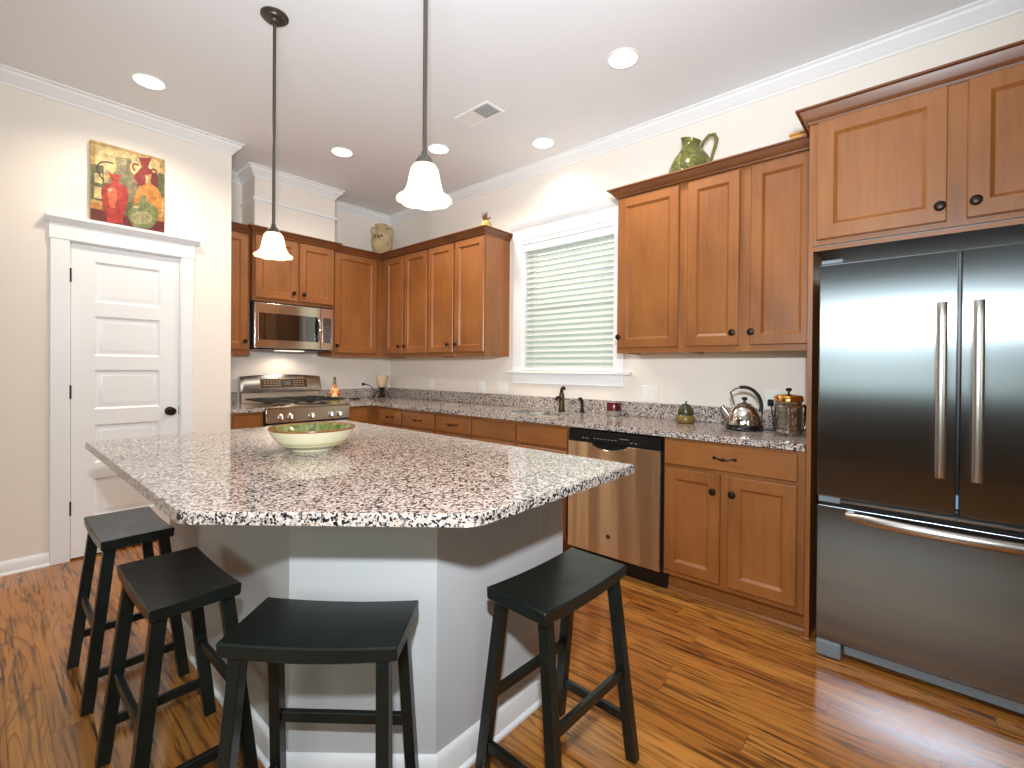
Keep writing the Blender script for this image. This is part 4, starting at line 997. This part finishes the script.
# cabbage-leaf pitcher
pc = Vector((3.575, -.205, 2.4057))
jm = mat('leafy_green_majolica', lin(120, 132, 48), .22); q = NT(jm); v = q.coord((11, 11, 8)); g_ = q.noise(v, 2.2, 4, .6, 1.2)
q.l.new(q.ramp(g_, [(.28, lin(30, 48, 34)), (.45, lin(76, 84, 40)), (.6, lin(110, 108, 48)), (.78, lin(176, 152, 82))]), q.b.inputs['Base Color'])
q.bump(g_, .4, .006)
t = thing('pitcher', 'green leaf-shaped ceramic pitcher with a twig handle on the cabinet top', 'pitcher', pc)
lobes = lambda r, z, a: (r*(1+.05*math.cos(6*a+.8)*min(1, z/.04)*(1 if z < .24 else .3)), z+(.020*math.cos(a-math.pi) if z > .255 else 0))
obj('body', MB().lathe([(0, 0), (.080, 0), (.108, .020), (.122, .055), (.126, .090), (.119, .130), (.102, .168), (.080, .200), (.060, .228), (.053, .252), (.058, .280), (.062, .288), (.054, .288), (.046, .262), (.042, .230), (0, .220)], pc, 48, wave=lobes), jm, t, 60)
hx = Vector((.93, .36, 0)).normalized()
obj('handle', MB().tube([pc+hx*.058+Vector((0, 0, .225)), pc+hx*.075+Vector((0, 0, .270)), pc+hx*.105+Vector((0, 0, .302)), pc+hx*.135+Vector((0, 0, .304)), pc+hx*.150+Vector((0, 0, .270)), pc+hx*.140+Vector((0, 0, .225)), pc+hx*.128+Vector((0, 0, .190)), pc+hx*.120+Vector((0, 0, .155)), pc+hx*.108+Vector((0, 0, .125))], [.009, .010, .011, .012, .012, .011, .010, .010, .010], 10), mat('brown_green_twig', lin(112, 106, 56), .35), t, label='brownish twig handle')
leaf = MB()
for k, (a0, zz, ll) in enumerate(((205, .095, .075), (255, .06, .08), (300, .10, .07))):
    u = Vector((math.cos(R(a0)), math.sin(R(a0)), 0)); tt = Vector((-u.y, u.x, 0)); c_ = pc+u*.124+Vector((0, 0, zz))
    bm = leaf.bm; ctr = []; n = 10
    for j in range(n+1):
        s = j/n; hw = .042*math.sin(math.pi*min(1, s*.92+.06))**.8*(1+.12*math.cos(j*3.1)); pz = c_+Vector((0, 0, (s-.5)*ll*1.5))-u*(.018*(2*s-1)**2)
        ctr.append([bm.verts.new(pz-tt*hw-u*.014), bm.verts.new(pz+u*.006), bm.verts.new(pz+tt*hw-u*.014), bm.verts.new(pz-u*.020)])
    for p, q_ in zip(ctr, ctr[1:]):
        for j in range(4): bm.faces.new((p[j], p[(j+1) % 4], q_[(j+1) % 4], q_[j]))
obj('leaves', leaf, jm, t, 60)
# yellow box behind the tall cabinet crown
t = tag(recenter(obj('storage_box', MB().box(4.132, 4.220, -.260, -.120, 2.4057, 2.520, .004, 2).box(4.127, 4.225, -.265, -.115, 2.5202, 2.532, .003), mat('golden_yellow_wood', lin(206, 152, 74), .5))), 'golden yellow wooden box on the cabinet top, mostly hidden by the fridge cabinet', 'box')

# painting of jugs standing on the pantry door head
t = thing('painting', 'unframed canvas painting of red and green jugs above the pantry door', 'painting', (.628, -2.498, 2.1906))
PY0, PY1, PZ0, PZ1 = -2.693, -2.299, 2.1912, 2.7120
PXF = .6405
def art(col): 
    m = mat('painted_canvas', lin(*col), .55); q = NT(m); v = q.coord((26, 26, 26), jitter=False); n = q.noise(v, 1.4, 4, .65)
    c = lin(*col); dk = tuple(x*.3 for x in c[:3])+(1,); lt = tuple(min(1, x*1.02+.01) for x in c[:3])+(1,); c = tuple(x*.62 for x in c[:3])+(1,)
    q.l.new(q.ramp(n, [(.28, dk), (.5, c), (.74, lt)]), q.b.inputs['Base Color']); return m
obj('canvas', MB().box(.6125, PXF-.0002, PY0, PY1, PZ0, PZ1, .002), art((214, 176, 104)), t)
ACOL = [(236, 206, 140), (96, 104, 62), (204, 136, 60), (112, 34, 26), (140, 132, 92), (150, 34, 30), (186, 52, 34), (216, 140, 58), (132, 138, 84), (226, 196, 150), (232, 112, 70), (60, 52, 32), (176, 170, 118)]
pm = MB(); lay = [0]
def uvp(x, y):
    u = (x-62)/515; top = 90+120*u; bot = 620+88*u
    return (PY0+(PY1-PY0)*u, PZ0+(PZ1-PZ0)*(bot-y)/(bot-top))
def shape(col, pts):
    lay[0] += 1; d = PXF+.00012*lay[0]; pm.mi = col
    P = [uvp(max(64, min(576, x)), y) for x, y in pts]
    P = [(min(PY1-.001, max(PY0+.001, a)), min(PZ1-.001, max(PZ0+.001, b))) for a, b in P]
    bm = pm.bm; f = bm.faces.new([bm.verts.new((d, a, b)) for a, b in P]); f.material_index = col
    f.normal_update()
    if f.normal.x < 0: f.normal_flip()
def ell(col, cx, cy, rx, ry, a0=0, a1=360, n=28): shape(col, [(cx+rx*math.cos(R(a0+(a1-a0)*k/n)), cy+ry*math.sin(R(a0+(a1-a0)*k/n))) for k in range(n if a1-a0 == 360 else n+1)])
def spin(col, cx, prof_): shape(col, [(cx-r, y) for r, y in prof_]+[(cx+r, y) for r, y in prof_[::-1]])
def arc(col, pts, w_):
    for _ in range(2):
        q_ = [pts[0]]
        for (x0, y0), (x1, y1) in zip(pts, pts[1:]): q_ += [(x0*.75+x1*.25, y0*.75+y1*.25), (x0*.25+x1*.75, y0*.25+y1*.75)]
        pts = q_+[pts[-1]]
    L_, R_ = [], []
    for k, (x, y) in enumerate(pts):
        (xa_, ya_), (xb_, yb_) = pts[max(0, k-1)], pts[min(len(pts)-1, k+1)]; l = math.hypot(xb_-xa_, yb_-ya_) or 1
        nx, ny = -(yb_-ya_)/l*w_/2, (xb_-xa_)/l*w_/2; L_.append((x+nx, y+ny)); R_.append((x-nx, y-ny))
    lay[0] += 1; lay0 = lay[0]
    for k in range(len(pts)-1):
        lay[0] = lay0-1; shape(col, [L_[k], L_[k+1], R_[k+1], R_[k]])
    return
shape(0, [(95, 120), (540, 222), (540, 330), (95, 300)])
shape(1, [(66, 250), (150, 262), (150, 500), (66, 480)])
shape(0, [(90, 310), (140, 316), (140, 380), (90, 372)]); shape(0, [(88, 400), (136, 406), (136, 480), (88, 474)])
shape(1, [(525, 300), (574, 312), (574, 470), (525, 455)])
shape(2, [(66, 500), (576, 600), (576, 650), (66, 545)])
shape(3, [(66, 540), (576, 632), (576, 704), (66, 617)])
shape(1, [(140, 370), (420, 420), (420, 610), (140, 560)])
arc(11, [(210, 245), (160, 232), (115, 245), (102, 285), (125, 330), (150, 356)], 10)
spin(4, 280, [(52, 205), (54, 230), (44, 262), (50, 290), (78, 318), (104, 350), (108, 410), (90, 470), (60, 500)])
spin(12, 268, [(34, 210), (36, 232), (26, 256)])
arc(5, [(385, 250), (352, 240), (342, 262), (362, 290)], 13); 
spin(5, 432, [(46, 200), (30, 240), (24, 262), (50, 290), (78, 318), (84, 350), (70, 390)])
spin(3, 500, [(20, 300), (32, 350), (28, 420)])
arc(5, [(468, 290), (492, 272), (518, 288), (508, 310), (480, 304)], 12)
spin(7, 455, [(26, 312), (18, 345), (22, 376), (66, 402), (96, 446), (104, 510), (96, 570), (70, 600)])
spin(9, 448, [(10, 318), (8, 345), (10, 372)])
arc(4, [(265, 345), (330, 340), (372, 362), (362, 410), (330, 470)], 15)
spin(6, 224, [(20, 318), (26, 345), (24, 368), (40, 380), (70, 390), (88, 412), (92, 440), (88, 480), (76, 540), (62, 590), (48, 640)])
shape(6, [(172, 285), (198, 312), (268, 322), (256, 346), (200, 350), (186, 318)])
spin(10, 208, [(10, 400), (34, 430), (30, 480), (14, 540)])
ell(9, 190, 420, 16, 10)
spin(8, 422, [(22, 448), (18, 475), (30, 498), (78, 520), (108, 560), (104, 610), (78, 655), (46, 676)])
spin(12, 410, [(30, 560), (74, 580), (74, 620), (40, 646)])
ell(9, 372, 530, 24, 8)
obj('painted_jugs', pm, [art(c) for c in ACOL], t)
